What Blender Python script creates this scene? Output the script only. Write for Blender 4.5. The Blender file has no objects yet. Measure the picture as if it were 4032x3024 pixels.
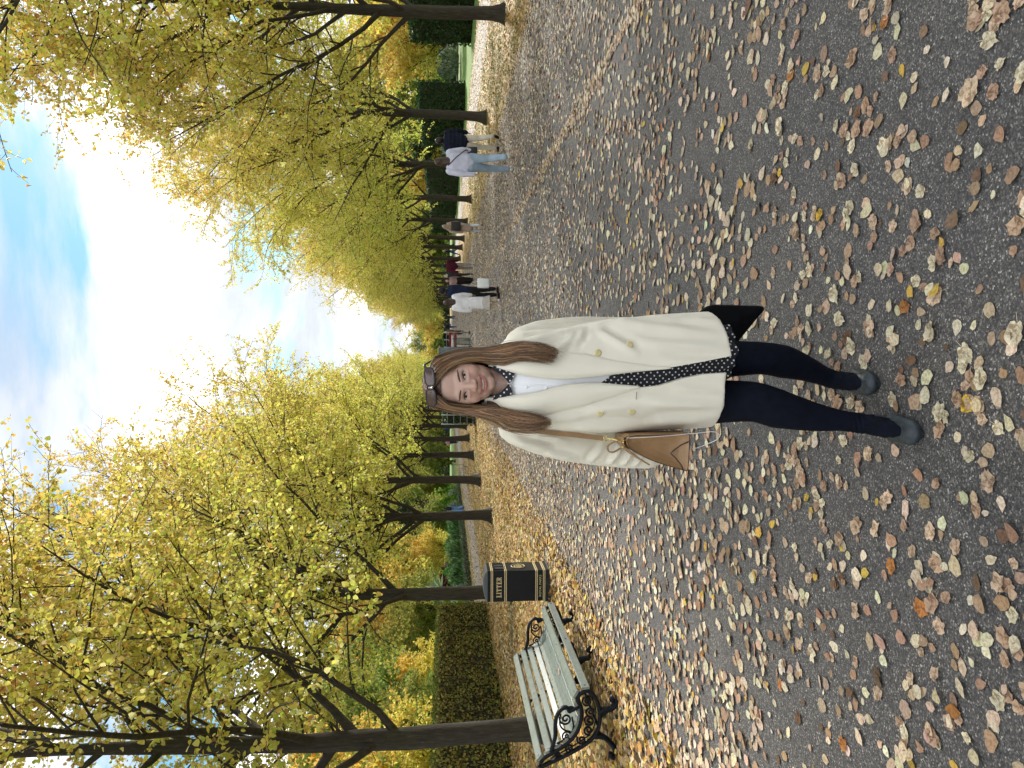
import bpy, bmesh, math, random
import numpy as np
from mathutils import Vector, Matrix, Euler
from mathutils.bvhtree import BVHTree

SC = bpy.context.scene
COL = SC.collection
rng = np.random.default_rng(7)
random.seed(7)

# ------------------------------------------------------------------ camera
CAM_H = 1.50
PITCH = math.radians(5.07)
YAW = math.radians(2.73)
fwd0 = Vector((-math.sin(YAW), math.cos(YAW), 0))
c_right = Vector((math.cos(YAW), math.sin(YAW), 0))
c_fwd = (fwd0 * math.cos(PITCH) + Vector((0, 0, -math.sin(PITCH)))).normalized()
c_up = c_right.cross(c_fwd).normalized()
cam_data = bpy.data.cameras.new('camera')
cam = bpy.data.objects.new('camera', cam_data)
COL.objects.link(cam)
# the photograph is stored on its side: world up points to the left of the frame
cx, cy, cz = -c_up, c_right, -c_fwd
cam.matrix_world = Matrix(((cx.x, cy.x, cz.x, 0), (cx.y, cy.y, cz.y, 0), (cx.z, cy.z, cz.z, CAM_H), (0, 0, 0, 1)))
cam_data.sensor_fit = 'HORIZONTAL'
cam_data.sensor_width = 36.0
cam_data.lens = 3000 / 4032 * 36
cam_data.clip_start = 0.05
cam_data.clip_end = 3000
SC.camera = cam
SC.render.resolution_x, SC.render.resolution_y = 1024, 768

# ------------------------------------------------------------------ light
SUN_EL = math.radians(33)
SUN_AZ = math.radians(26)          # measured from +Y towards +X
sd = bpy.data.lights.new('sun', 'SUN')
sd.energy = 3.2
sd.angle = math.radians(4.5)
sd.color = (1.0, 0.93, 0.82)
sun = bpy.data.objects.new('sun', sd)
COL.objects.link(sun)
to_sun = Vector((math.sin(SUN_AZ) * math.cos(SUN_EL), math.cos(SUN_AZ) * math.cos(SUN_EL), math.sin(SUN_EL)))
sun.rotation_euler = to_sun.to_track_quat('Z', 'Y').to_euler()
sun.location = (20, 40, 40)

world = bpy.data.worlds.new('World')
SC.world = world
world.use_nodes = True
wn, wl = world.node_tree.nodes, world.node_tree.links
wn.clear()
def wnode(t, **kw):
    n = wn.new(t)
    for k, v in kw.items():
        setattr(n, k, v)
    return n
w_out = wnode('ShaderNodeOutputWorld')
w_bg = wnode('ShaderNodeBackground')
w_bg.inputs[1].default_value = 0.075
w_sky = wnode('ShaderNodeTexSky', sky_type='NISHITA', sun_disc=False)
w_sky.sun_elevation = SUN_EL
w_sky.sun_rotation = SUN_AZ
w_sky.air_density, w_sky.dust_density, w_sky.ozone_density = 1.0, 0.15, 1.0
w_tc = wnode('ShaderNodeTexCoord')
w_sep = wnode('ShaderNodeSeparateXYZ')
wl.new(w_tc.outputs['Generated'], w_sep.inputs[0])
def wmath(op, a, b=None, clamp=False):
    n = wnode('ShaderNodeMath', operation=op, use_clamp=clamp)
    for i, v in enumerate((a, b)):
        if v is None:
            continue
        if isinstance(v, (int, float)):
            n.inputs[i].default_value = v
        else:
            wl.new(v, n.inputs[i])
    return n.outputs[0]
zz = wmath('ADD', wmath('MAXIMUM', w_sep.outputs[2], 0.0), 0.16)
px = wmath('DIVIDE', w_sep.outputs[0], zz)
py = wmath('DIVIDE', w_sep.outputs[1], zz)
w_comb = wnode('ShaderNodeCombineXYZ')
wl.new(px, w_comb.inputs[0]); wl.new(py, w_comb.inputs[1])
w_map = wnode('ShaderNodeMapping')
w_map.inputs['Location'].default_value = CLOUD_OFS = (12.2, 3.3, 0.0)
wl.new(w_comb.outputs[0], w_map.inputs[0])
w_n1 = wnode('ShaderNodeTexNoise')
w_n1.inputs['Scale'].default_value = 1.1
w_n1.inputs['Detail'].default_value = 9
w_n1.inputs['Roughness'].default_value = 0.56
w_n1.inputs['Distortion'].default_value = 0.25
wl.new(w_map.outputs[0], w_n1.inputs[0])
w_r1 = wnode('ShaderNodeValToRGB')
w_r1.color_ramp.elements[0].position = 0.38
w_r1.color_ramp.elements[1].position = 0.47
wl.new(w_n1.outputs[0], w_r1.inputs[0])
w_n2 = wnode('ShaderNodeTexNoise')
w_n2.inputs['Scale'].default_value = 1.25
w_n2.inputs['Detail'].default_value = 9
w_n2.inputs['Roughness'].default_value = 0.6
w_n2.inputs['Distortion'].default_value = 0.4
w_map2 = wnode('ShaderNodeMapping')
w_map2.inputs['Location'].default_value = (2.3, 0.0, 0.0)
wl.new(w_comb.outputs[0], w_map2.inputs[0])
wl.new(w_map2.outputs[0], w_n2.inputs[0])
w_r2 = wnode('ShaderNodeValToRGB')
w_r2.color_ramp.elements[0].position = 0.36
w_r2.color_ramp.elements[1].position = 0.62
w_e = w_r2.color_ramp.elements.new(0.50)
w_e.color = (6.9, 7.2, 7.7, 1)
w_r2.color_ramp.elements[0].color = (5.0, 5.5, 6.3, 1)
w_r2.color_ramp.elements[2].color = (17.0, 17.2, 17.4, 1)
wl.new(w_n2.outputs[0], w_r2.inputs[0])
w_mix = wnode('ShaderNodeMixRGB')
w_low = wmath('SUBTRACT', 1.0, wmath('MULTIPLY', w_sep.outputs[2], 7.0, True), True)   # cloud closes up towards the horizon
wl.new(wmath('MAXIMUM', w_r1.outputs[0], w_low), w_mix.inputs[0])
w_tint = wnode('ShaderNodeMixRGB', blend_type='MULTIPLY')
w_tint.inputs[0].default_value = 1.0
w_tint.inputs[2].default_value = (.88, 1.18, 1.12, 1)
wl.new(w_sky.outputs[0], w_tint.inputs[1])
wl.new(w_tint.outputs[0], w_mix.inputs[1])
wl.new(w_r2.outputs[0], w_mix.inputs[2])
wl.new(w_mix.outputs[0], w_bg.inputs[0])
wl.new(w_bg.outputs[0], w_out.inputs[0])

# ------------------------------------------------------------------ picture
SC.view_settings.view_transform = 'Standard'
SC.view_settings.look = 'None'
SC.view_settings.exposure = 1.02
SC.view_settings.gamma = 1.0
SC.view_settings.use_curve_mapping = False
SC.render.engine = 'CYCLES'
SC.cycles.max_bounces = 4
SC.cycles.diffuse_bounces = 3
SC.cycles.glossy_bounces = 2
SC.cycles.transmission_bounces = 3
SC.cycles.transparent_max_bounces = 4
SC.cycles.caustics_reflective = False
SC.cycles.caustics_refractive = False
SC.cycles.use_denoising = True
SC.cycles.use_adaptive_sampling = True
SC.cycles.adaptive_threshold = 0.03

# ------------------------------------------------------------------ materials
def new_mat(name):
    m = bpy.data.materials.new(name)
    m.use_nodes = True
    nt = m.node_tree
    return m, nt, nt.nodes, nt.links, nt.nodes['Principled BSDF']

def N(nt, t, **kw):
    n = nt.nodes.new(t)
    for k, v in kw.items():
        setattr(n, k, v)
    return n

def ramp(nt, stops, interp='LINEAR'):
    r = nt.nodes.new('ShaderNodeValToRGB')
    cr = r.color_ramp
    cr.interpolation = interp
    while len(cr.elements) < len(stops):
        cr.elements.new(0.5)
    for e, (p, c) in zip(cr.elements, stops):
        e.position = p
        e.color = (*c, 1) if len(c) == 3 else c
    return r

def simple(name, col, rough=0.6, metal=0.0, var=0.15, scale=30, bump=0.0, bscale=None, spec=0.5, sheen=0.0):
    """A plain procedural material: base colour broken up by noise, optional fine relief."""
    m, nt, nodes, links, b = new_mat(name)
    tc = N(nt, 'ShaderNodeTexCoord')
    nz = N(nt, 'ShaderNodeTexNoise')
    nz.inputs['Scale'].default_value = scale
    nz.inputs['Detail'].default_value = 5
    links.new(tc.outputs['Object'], nz.inputs[0])
    r = ramp(nt, [(0.3, tuple(c * (1 - var) for c in col)), (0.7, tuple(min(1, c * (1 + var)) for c in col))])
    links.new(nz.outputs[0], r.inputs[0])
    links.new(r.outputs[0], b.inputs['Base Color'])
    b.inputs['Roughness'].default_value = rough
    b.inputs['Metallic'].default_value = metal
    b.inputs['Specular IOR Level'].default_value = spec
    if sheen:
        b.inputs['Sheen Weight'].default_value = sheen
    if bump:
        n2 = N(nt, 'ShaderNodeTexNoise')
        n2.inputs['Scale'].default_value = bscale or scale * 4
        n2.inputs['Detail'].default_value = 3
        links.new(tc.outputs['Object'], n2.inputs[0])
        bp = N(nt, 'ShaderNodeBump')
        bp.inputs['Strength'].default_value = bump
        bp.inputs['Distance'].default_value = 0.01
        links.new(n2.outputs[0], bp.inputs['Height'])
        links.new(bp.outputs[0], b.inputs['Normal'])
    return m

def leaf_material(name, trans=0.45, rough=0.55, hue=0.03, val=0.3, spots=0.0, spec=0.3, sscale=90):
    """Leaf colour comes from the mesh's own colour attribute; each object shifts it a little."""
    m, nt, nodes, links, b = new_mat(name)
    at = N(nt, 'ShaderNodeAttribute', attribute_name='Col')
    oi = N(nt, 'ShaderNodeObjectInfo')
    hs = N(nt, 'ShaderNodeHueSaturation')
    mr = N(nt, 'ShaderNodeMapRange')
    mr.inputs['To Min'].default_value = 0.5 - hue
    mr.inputs['To Max'].default_value = 0.5 + hue
    links.new(oi.outputs['Random'], mr.inputs[0])
    links.new(mr.outputs[0], hs.inputs['Hue'])
    mm = N(nt, 'ShaderNodeMath', operation='MULTIPLY')
    mm.inputs[1].default_value = 7.31
    fr = N(nt, 'ShaderNodeMath', operation='FRACT')
    links.new(oi.outputs['Random'], mm.inputs[0]); links.new(mm.outputs[0], fr.inputs[0])
    mv = N(nt, 'ShaderNodeMapRange')
    mv.inputs['To Min'].default_value = 1 - val
    mv.inputs['To Max'].default_value = 1 + val
    links.new(fr.outputs[0], mv.inputs[0])
    links.new(mv.outputs[0], hs.inputs['Value'])
    links.new(at.outputs['Color'], hs.inputs['Color'])
    colour = hs.outputs[0]
    if spots:
        tc = N(nt, 'ShaderNodeTexCoord')
        nz = N(nt, 'ShaderNodeTexNoise')
        nz.inputs['Scale'].default_value = sscale
        nz.inputs['Detail'].default_value = 4
        nz.inputs['Roughness'].default_value = 0.7
        links.new(tc.outputs['Object'], nz.inputs[0])
        rr = ramp(nt, [(0.42, (0.35, 0.27, 0.2)), (0.55, (1, 1, 1))])
        links.new(nz.outputs[0], rr.inputs[0])
        mx = N(nt, 'ShaderNodeMixRGB', blend_type='MULTIPLY')
        mx.inputs[0].default_value = spots
        links.new(colour, mx.inputs[1]); links.new(rr.outputs[0], mx.inputs[2])
        colour = mx.outputs[0]
    links.new(colour, b.inputs['Base Color'])
    b.inputs['Roughness'].default_value = rough
    b.inputs['Specular IOR Level'].default_value = spec
    if trans > 0:
        tr = N(nt, 'ShaderNodeBsdfTranslucent')
        links.new(colour, tr.inputs[0])
        mix = N(nt, 'ShaderNodeMixShader')
        mix.inputs[0].default_value = trans
        links.new(b.outputs[0], mix.inputs[1]); links.new(tr.outputs[0], mix.inputs[2])
        links.new(mix.outputs[0], nodes['Material Output'].inputs[0])
    return m

# ------------------------------------------------------------------ mesh helpers
def fast_mesh(name, V, Q, mat=None, cols=None, smooth=False):
    """V (n,3) floats, Q (m,k) ints all of one size, cols (m,3) a colour per face."""
    V = np.asarray(V, np.float32); Q = np.asarray(Q, np.int32)
    me = bpy.data.meshes.new(name)
    me.vertices.add(len(V)); me.vertices.foreach_set('co', V.ravel())
    k = Q.shape[1]
    me.loops.add(Q.size); me.loops.foreach_set('vertex_index', Q.ravel())
    me.polygons.add(len(Q))
    me.polygons.foreach_set('loop_start', np.arange(0, Q.size, k, dtype=np.int32))
    me.polygons.foreach_set('loop_total', np.full(len(Q), k, np.int32))
    if smooth:
        me.polygons.foreach_set('use_smooth', np.ones(len(Q), bool))
    me.update(calc_edges=True)
    me.validate()
    if cols is not None:
        a = me.color_attributes.new('Col', 'FLOAT_COLOR', 'CORNER')
        c4 = np.ones((len(Q), 4), np.float32); c4[:, :3] = cols
        a.data.foreach_set('color', np.repeat(c4, k, axis=0).ravel())
    if mat:
        me.materials.append(mat)
    return me

class MB:
    """Collects shapes as one mesh."""
    def __init__(s):
        s.v, s.f = [], []
    def add(s, V, F):
        o = len(s.v)
        s.v.extend([tuple(p) for p in V])
        s.f.extend([tuple(i + o for i in f) for f in F])
        return s
    def box(s, c, size, rot=None):
        hx, hy, hz = [a / 2 for a in size]
        P = [Vector((x, y, z)) for x in (-hx, hx) for y in (-hy, hy) for z in (-hz, hz)]
        if rot is not None:
            P = [rot @ p for p in P]
        P = [p + Vector(c) for p in P]
        return s.add(P, [(0, 1, 3, 2), (4, 6, 7, 5), (0, 4, 5, 1), (2, 3, 7, 6), (0, 2, 6, 4), (1, 5, 7, 3)])
    def bar(s, a, b, w, h, up=(0, 0, 1), bev=0.0):
        """rectangular bar from a to b, w across, h along up; bev rounds the long edges"""
        a, b = Vector(a), Vector(b)
        d = (b - a).normalized()
        x = d.cross(Vector(up)).normalized()
        y = x.cross(d).normalized()
        if bev:
            pr = [(-w/2+bev, -h/2), (w/2-bev, -h/2), (w/2, -h/2+bev), (w/2, h/2-bev), (w/2-bev, h/2), (-w/2+bev, h/2), (-w/2, h/2-bev), (-w/2, -h/2+bev)]
        else:
            pr = [(-w/2, -h/2), (w/2, -h/2), (w/2, h/2), (-w/2, h/2)]
        n = len(pr)
        V = [a + x * p + y * q for p, q in pr] + [b + x * p + y * q for p, q in pr]
        F = [(i, (i + 1) % n, n + (i + 1) % n, n + i) for i in range(n)] + [tuple(range(n))[::-1], tuple(range(n, 2 * n))]
        return s.add(V, F)
    def tube(s, P, R, sides=8, cap=True, flat=None):
        V, F = tube(P, R, sides, flat)
        V = [tuple(p) for p in V]; F = [tuple(int(i) for i in f) for f in F]
        if cap:
            n = len(P)
            F.append(tuple(range(sides))[::-1]); F.append(tuple(range((n - 1) * sides, n * sides)))
        return s.add(V, F)
    def lathe(s, prof, n=16, c=(0, 0, 0), sx=1.0, sy=1.0, a0=0.0):
        """prof: (radius, z) pairs, bottom to top"""
        V, F = [], []
        for r, z in prof:
            for i in range(n):
                t = a0 + 2 * math.pi * i / n
                V.append((c[0] + r * sx * math.cos(t), c[1] + r * sy * math.sin(t), c[2] + z))
        for j in range(len(prof) - 1):
            for i in range(n):
                F.append((j * n + i, j * n + (i + 1) % n, (j + 1) * n + (i + 1) % n, (j + 1) * n + i))
        F.append(tuple(range(n))[::-1]); F.append(tuple(range((len(prof) - 1) * n, len(prof) * n)))
        return s.add(V, F)
    def prism(s, poly, o, ax, ay, d):
        """polygon (a,b) pairs placed at o + a*ax + b*ay, thickened by vector d"""
        o, ax, ay, d = Vector(o), Vector(ax), Vector(ay), Vector(d)
        P = [o + ax * a + ay * b for a, b in poly]
        n = len(P)
        return s.add(P + [p + d for p in P], [tuple(range(n))[::-1], tuple(range(n, 2 * n))] + [(i, (i + 1) % n, n + (i + 1) % n, n + i) for i in range(n)])
    def mesh(s, name, mat=None, smooth=False):
        me = bpy.data.meshes.new(name)
        me.from_pydata(s.v, [], s.f)
        me.validate()
        bm = bmesh.new(); bm.from_mesh(me)
        bmesh.ops.recalc_face_normals(bm, faces=bm.faces)
        bm.to_mesh(me); bm.free()
        if mat:
            me.materials.append(mat)
        if smooth:
            for p in me.polygons:
                p.use_smooth = True
        return me
    def obj(s, name, mat=None, parent=None, smooth=False, **kw):
        return link(name, s.mesh(name, mat, smooth), parent, **kw)

def tube(P, R, sides=6, flat=None):
    """Swept tube; flat=(a,b) scales the two section axes."""
    P = np.asarray(P, float); R = np.asarray(R, float)
    if R.ndim == 0:
        R = np.full(len(P), float(R))
    T = np.gradient(P, axis=0)
    T /= np.linalg.norm(T, axis=1)[:, None] + 1e-12
    u = np.cross(T[0], (0, 0, 1.0) if abs(T[0][2]) < 0.9 else (1.0, 0, 0))
    u /= np.linalg.norm(u)
    an = np.arange(sides) * 2 * math.pi / sides
    ca, sa = np.cos(an), np.sin(an)
    fa, fb = flat or (1, 1)
    out = np.empty((len(P), sides, 3))
    for i in range(len(P)):
        u = u - T[i] * (u @ T[i]); u /= np.linalg.norm(u) + 1e-12
        w = np.cross(T[i], u)
        out[i] = P[i] + R[i] * (fa * ca[:, None] * u + fb * sa[:, None] * w)
    n = len(P)
    i = np.arange(n - 1)[:, None] * sides; j = np.arange(sides)[None, :]; j2 = (j + 1) % sides
    F = np.stack([i + j, i + j2, i + sides + j2, i + sides + j], -1).reshape(-1, 4)
    return out.reshape(-1, 3), F

def link(name, data, parent=None, loc=None, rotz=None, label=None, cat=None, group=None, kind=None):
    o = bpy.data.objects.new(name, data)
    COL.objects.link(o)
    if parent is not None:
        o.parent = parent
    if loc is not None:
        o.location = loc
    if rotz is not None:
        o.rotation_euler = (0, 0, rotz)
    if label: o['label'] = label
    if cat: o['category'] = cat
    if group: o['group'] = group
    if kind: o['kind'] = kind
    return o

def empty(name, loc=(0, 0, 0), rotz=0.0, label=None, cat=None, group=None):
    return link(name, None, None, loc, rotz, label, cat, group)

def copy_tree(root, loc, rotz=0.0, scale=None, label=None, group=None):
    r = root.copy(); COL.objects.link(r)
    r.location = loc; r.rotation_euler = (0, 0, rotz)
    if scale is not None: r.scale = scale if hasattr(scale, '__len__') else (scale,) * 3
    if label: r['label'] = label
    if group: r['group'] = group
    for ch in list(root.children):
        c = ch.copy(); COL.objects.link(c); c.parent = r
        for g in list(ch.children):
            d = g.copy(); COL.objects.link(d); d.parent = c
    return r

def unit(v):
    v = np.asarray(v, float)
    return v / (np.linalg.norm(v, axis=-1, keepdims=True) + 1e-12)

def leaves(pos, ax, nr, size, cols, wid=0.82, fold=0.16, curl=0.0):
    """Many six-point heart-like leaves, folded along the midrib, as one vertex/quad/colour set."""
    n = len(pos)
    ax = unit(ax); sd_ = unit(np.cross(ax, nr)); nr = np.cross(sd_, ax)
    size = np.broadcast_to(np.asarray(size, float), (n,))[:, None]
    a = np.array([0.0, 0.22, 0.66, 1.0, 0.66, 0.22]); b = np.array([0, -0.5, -0.38, 0, 0.38, 0.5]) * wid
    V = np.empty((n, 6, 3))
    foldv = np.broadcast_to(np.asarray(fold, float), (n,))[:, None]
    curlv = np.broadcast_to(np.asarray(curl, float), (n,))[:, None]
    for k in range(6):
        V[:, k] = pos + size * (ax * a[k] + sd_ * b[k] + nr * (foldv * abs(b[k]) * 2 + curlv * (a[k] - .4) ** 2))
    base = (np.arange(n) * 6)[:, None]
    Q = np.concatenate([base + np.array([[0, 1, 2, 3]]), base + np.array([[0, 3, 4, 5]])], 1).reshape(-1, 4)
    return V.reshape(-1, 3), Q, np.repeat(cols, 2, axis=0)

def ragged(pos, ax, nr, size, cols, r, m=10):
    """Nearer leaves: uneven ten-point outlines round a sunken middle, as triangles."""
    n = len(pos)
    ax = unit(ax); sd_ = unit(np.cross(ax, nr)); nr = np.cross(sd_, ax)
    t = np.arange(m) * 2 * math.pi / m
    rad = .5 * (1 - .16 * np.cos(t)) * (1 + r.normal(0, .10, (n, m)))
    rad[:, 0] *= 1.3
    wid = r.uniform(.68, .95, n)[:, None]
    up_ = np.abs(r.normal(.0, .07, (n, 1))) * np.abs(np.sin(t + r.uniform(0, 6.28, (n, 1)))) + r.uniform(0, .03, (n, m))
    sz = np.broadcast_to(np.asarray(size, float), (n,))[:, None, None]
    R = pos[:, None, :] + sz * (ax[:, None, :] * (np.cos(t) * rad)[..., None] + sd_[:, None, :] * (np.sin(t) * rad * wid)[..., None] + nr[:, None, :] * up_[..., None])
    V = np.concatenate([R, pos[:, None, :] + 0 * R[:, :1]], 1)
    base = (np.arange(n) * (m + 1))[:, None, None]
    k = np.arange(m)
    Q = base + np.stack([k, (k + 1) % m, np.full(m, m)], 1)[None]
    return V.reshape(-1, 3), Q.reshape(-1, 3), np.repeat(cols, m, axis=0)

def merge_tris(A, B):
    """joins a quad leaf set A and a triangle leaf set B"""
    V, Q, C = A
    T = np.concatenate([Q[:, [0, 1, 2]], Q[:, [0, 2, 3]]]); TC = np.concatenate([C, C])
    return np.concatenate([V, B[0]]), np.concatenate([T, B[1] + len(V)]), np.concatenate([TC, B[2]])

def pick(n, table, jit=0.12, r=rng):
    """n colours drawn from (weight, colour) rows, each jittered in brightness"""
    w = np.array([t[0] for t in table], float); w /= w.sum()
    c = np.array([t[1] for t in table], float)
    out = c[r.choice(len(c), n, p=w)]
    return np.clip(out * (1 + r.normal(0, jit, (n, 1))) * (1 + r.normal(0, jit * .35, (n, 3))), 0.004, 0.95)

ORD = ['first', 'second', 'third', 'fourth', 'fifth', 'sixth', 'seventh', 'eighth', 'ninth', 'tenth', 'eleventh', 'twelfth', 'thirteenth',
       'fourteenth', 'fifteenth', 'sixteenth', 'seventeenth', 'eighteenth', 'nineteenth', 'twentieth', 'twenty-first', 'twenty-second', 'twenty-third', 'twenty-fourth', 'twenty-fifth', 'twenty-sixth', 'twenty-seventh', 'twenty-eighth']
# ================================================================== THE GROUND
def asphalt_material():
    m, nt, nodes, links, b = new_mat('asphalt')
    tc = N(nt, 'ShaderNodeTexCoord')
    v1 = N(nt, 'ShaderNodeTexVoronoi'); v1.inputs['Scale'].default_value = 190; v1.inputs['Randomness'].default_value = 1.0
    links.new(tc.outputs['Object'], v1.inputs[0])
    sp = N(nt, 'ShaderNodeSeparateColor'); links.new(v1.outputs['Color'], sp.inputs[0])
    r1 = ramp(nt, [(0.0, (.042, .041, .043)), (.5, (.082, .080, .083)), (.80, (.138, .133, .130)), (.95, (.24, .23, .22)), (1.0, (.50, .485, .46))])
    links.new(sp.outputs[0], r1.inputs[0])
    # dark binder between the stones
    rb = ramp(nt, [(.0, (1, 1, 1)), (.55, (.8, .8, .8)), (.9, (.30, .30, .31))])
    links.new(v1.outputs['Distance'], rb.inputs[0])
    mx = N(nt, 'ShaderNodeMixRGB', blend_type='MULTIPLY'); mx.inputs[0].default_value = .85
    links.new(r1.outputs[0], mx.inputs[1]); links.new(rb.outputs[0], mx.inputs[2])
    n2 = N(nt, 'ShaderNodeTexNoise'); n2.inputs['Scale'].default_value = .9; n2.inputs['Detail'].default_value = 6
    links.new(tc.outputs['Object'], n2.inputs[0])
    r2 = ramp(nt, [(.3, (.78, .78, .80)), (.7, (1.25, 1.22, 1.18))])
    links.new(n2.outputs[0], r2.inputs[0])
    m2 = N(nt, 'ShaderNodeMixRGB', blend_type='MULTIPLY'); m2.inputs[0].default_value = 1
    links.new(mx.outputs[0], m2.inputs[1]); links.new(r2.outputs[0], m2.inputs[2])
    links.new(m2.outputs[0], b.inputs['Base Color'])
    b.inputs['Roughness'].default_value = .72
    bp = N(nt, 'ShaderNodeBump'); bp.inputs['Strength'].default_value = .30; bp.inputs['Distance'].default_value = .003
    bp.invert = True
    links.new(v1.outputs['Distance'], bp.inputs['Height'])
    links.new(bp.outputs[0], b.inputs['Normal'])
    return m

def litter_ground_material(name, scale=11.0, green=.42, leaf_amt=1.0):
    """Turf under a carpet of leaves: cells of leaf colour with turf showing through."""
    m, nt, nodes, links, b = new_mat(name)
    tc = N(nt, 'ShaderNodeTexCoord')
    nd = N(nt, 'ShaderNodeTexNoise'); nd.inputs['Scale'].default_value = 9; links.new(tc.outputs['Object'], nd.inputs[0])
    mp = N(nt, 'ShaderNodeMixRGB', blend_type='ADD'); mp.inputs[0].default_value = .08
    links.new(tc.outputs['Object'], mp.inputs[1]); links.new(nd.outputs['Color'], mp.inputs[2])
    v1 = N(nt, 'ShaderNodeTexVoronoi'); v1.inputs['Scale'].default_value = scale
    links.new(mp.outputs[0], v1.inputs[0])
    sp = N(nt, 'ShaderNodeSeparateColor'); links.new(v1.outputs['Color'], sp.inputs[0])
    r1 = ramp(nt, [(0, (.10, .055, .028)), (.25, (.28, .165, .07)), (.55, (.42, .26, .085)), (.8, (.52, .35, .12)), (1, (.66, .52, .28))])
    links.new(sp.outputs[0], r1.inputs[0])
    n1 = N(nt, 'ShaderNodeTexNoise'); n1.inputs['Scale'].default_value = 40; n1.inputs['Detail'].default_value = 4
    links.new(tc.outputs['Object'], n1.inputs[0])
    rg = ramp(nt, [(.3, (.035, .055, .015)), (.7, (.12, .17, .045))])
    links.new(n1.outputs[0], rg.inputs[0])
    n2 = N(nt, 'ShaderNodeTexNoise'); n2.inputs['Scale'].default_value = .55; n2.inputs['Detail'].default_value = 7; n2.inputs['Roughness'].default_value = .65
    links.new(tc.outputs['Object'], n2.inputs[0])
    rm = ramp(nt, [(green - .06, (1, 1, 1)), (green + .10, (0, 0, 0))])
    links.new(n2.outputs[0], rm.inputs[0])
    mx = N(nt, 'ShaderNodeMixRGB')
    links.new(rm.outputs[0], mx.inputs[0]); links.new(r1.outputs[0], mx.inputs[1]); links.new(rg.outputs[0], mx.inputs[2])
    links.new(mx.outputs[0], b.inputs['Base Color'])
    b.inputs['Roughness'].default_value = .85
    bp = N(nt, 'ShaderNodeBump'); bp.inputs['Strength'].default_value = .8; bp.inputs['Distance'].default_value = .03
    links.new(sp.outputs[1], bp.inputs['Height']); links.new(bp.outputs[0], b.inputs['Normal'])
    return m

def lawn_material():
    m, nt, nodes, links, b = new_mat('lawn_grass')
    tc = N(nt, 'ShaderNodeTexCoord')
    n1 = N(nt, 'ShaderNodeTexNoise'); n1.inputs['Scale'].default_value = 25; n1.inputs['Detail'].default_value = 6
    links.new(tc.outputs['Object'], n1.inputs[0])
    r = ramp(nt, [(.3, (.055, .12, .02)), (.7, (.15, .27, .045))])
    links.new(n1.outputs[0], r.inputs[0])
    n2 = N(nt, 'ShaderNodeTexNoise'); n2.inputs['Scale'].default_value = .35; n2.inputs['Detail'].default_value = 4
    links.new(tc.outputs['Object'], n2.inputs[0])
    r2 = ramp(nt, [(.35, (.8, .85, .8)), (.65, (1.2, 1.15, 1.0))])
    links.new(n2.outputs[0], r2.inputs[0])
    mx = N(nt, 'ShaderNodeMixRGB', blend_type='MULTIPLY'); mx.inputs[0].default_value = 1
    links.new(r.outputs[0], mx.inputs[1]); links.new(r2.outputs[0], mx.inputs[2])
    links.new(mx.outputs[0], b.inputs['Base Color'])
    b.inputs['Roughness'].default_value = .9
    bp = N(nt, 'ShaderNodeBump'); bp.inputs['Strength'].default_value = .6; bp.inputs['Distance'].default_value = .03
    links.new(n1.outputs[0], bp.inputs['Height']); links.new(bp.outputs[0], b.inputs['Normal'])
    return m

M_ASPH = asphalt_material()
M_LITTER = litter_ground_material('leafy_turf', 11.0, .43)
M_TURF = litter_ground_material('thin_leaf_turf', 9.0, .50)
M_LAWN = lawn_material()
M_GRAVEL = simple('gravel_path', (.29, .275, .265), .9, var=.35, scale=60, bump=.3)
M_SOIL = simple('bed_soil', (.055, .04, .028), .95, var=.4, scale=30, bump=.5)

def sheet(name, x0, x1, y0, y1, z, mat, edge=0.0, step=.35, parent=None):
    """A flat sheet whose two long sides (along y) wander by `edge` metres."""
    ys = np.arange(y0, min(y1, y0 + 120) + .01, step) if edge else np.array([y0])
    ys = np.append(ys, y1) if ys[-1] < y1 else ys
    r = np.random.default_rng(int(abs(x0 * 13 + y0) * 7) + 3)
    def wob():
        w = r.normal(0, 1, len(ys)); k = np.array([1, 2, 3, 2, 1]) / 9
        return np.convolve(w, k, 'same') * edge
    a = x0 + wob(); c = x1 + wob()
    V = [(a[i], ys[i], z) for i in range(len(ys))] + [(c[i], ys[i], z) for i in range(len(ys))]
    n = len(ys)
    F = [(i, n + i, n + i + 1, i + 1) for i in range(n - 1)]
    me = bpy.data.meshes.new(name); me.from_pydata(V, [], F); me.materials.append(mat)
    return link(name, me, parent, kind=None if parent else 'structure')

sheet('ground', -900, 900, -60, 1800, -.008, M_TURF)
sheet('verge', -8.6, -2.9, -10, 260, 0.0, M_LITTER, .12)
sheet('verge', 5.9, 10.7, -10, 260, 0.0, M_LITTER, .12)
sheet('avenue_path', -3.2, 6.1, -12, 300, .004, M_ASPH, .10)
sheet('side_path', -11.5, -8.9, 27.6, 260, .003, M_GRAVEL, .12)
sheet('side_path', 10.8, 14.1, -10, 260, .003, M_GRAVEL, .06)
sheet('lawn', 15.3, 70, -10, 220, 0.002, M_LAWN, .1)
sheet('lawn', -60, -15.6, 20, 220, 0.002, M_LAWN, .1)
sheet('flower_bed', -16.4, -13.2, 27, 75, .012, M_SOIL, .1)

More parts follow.
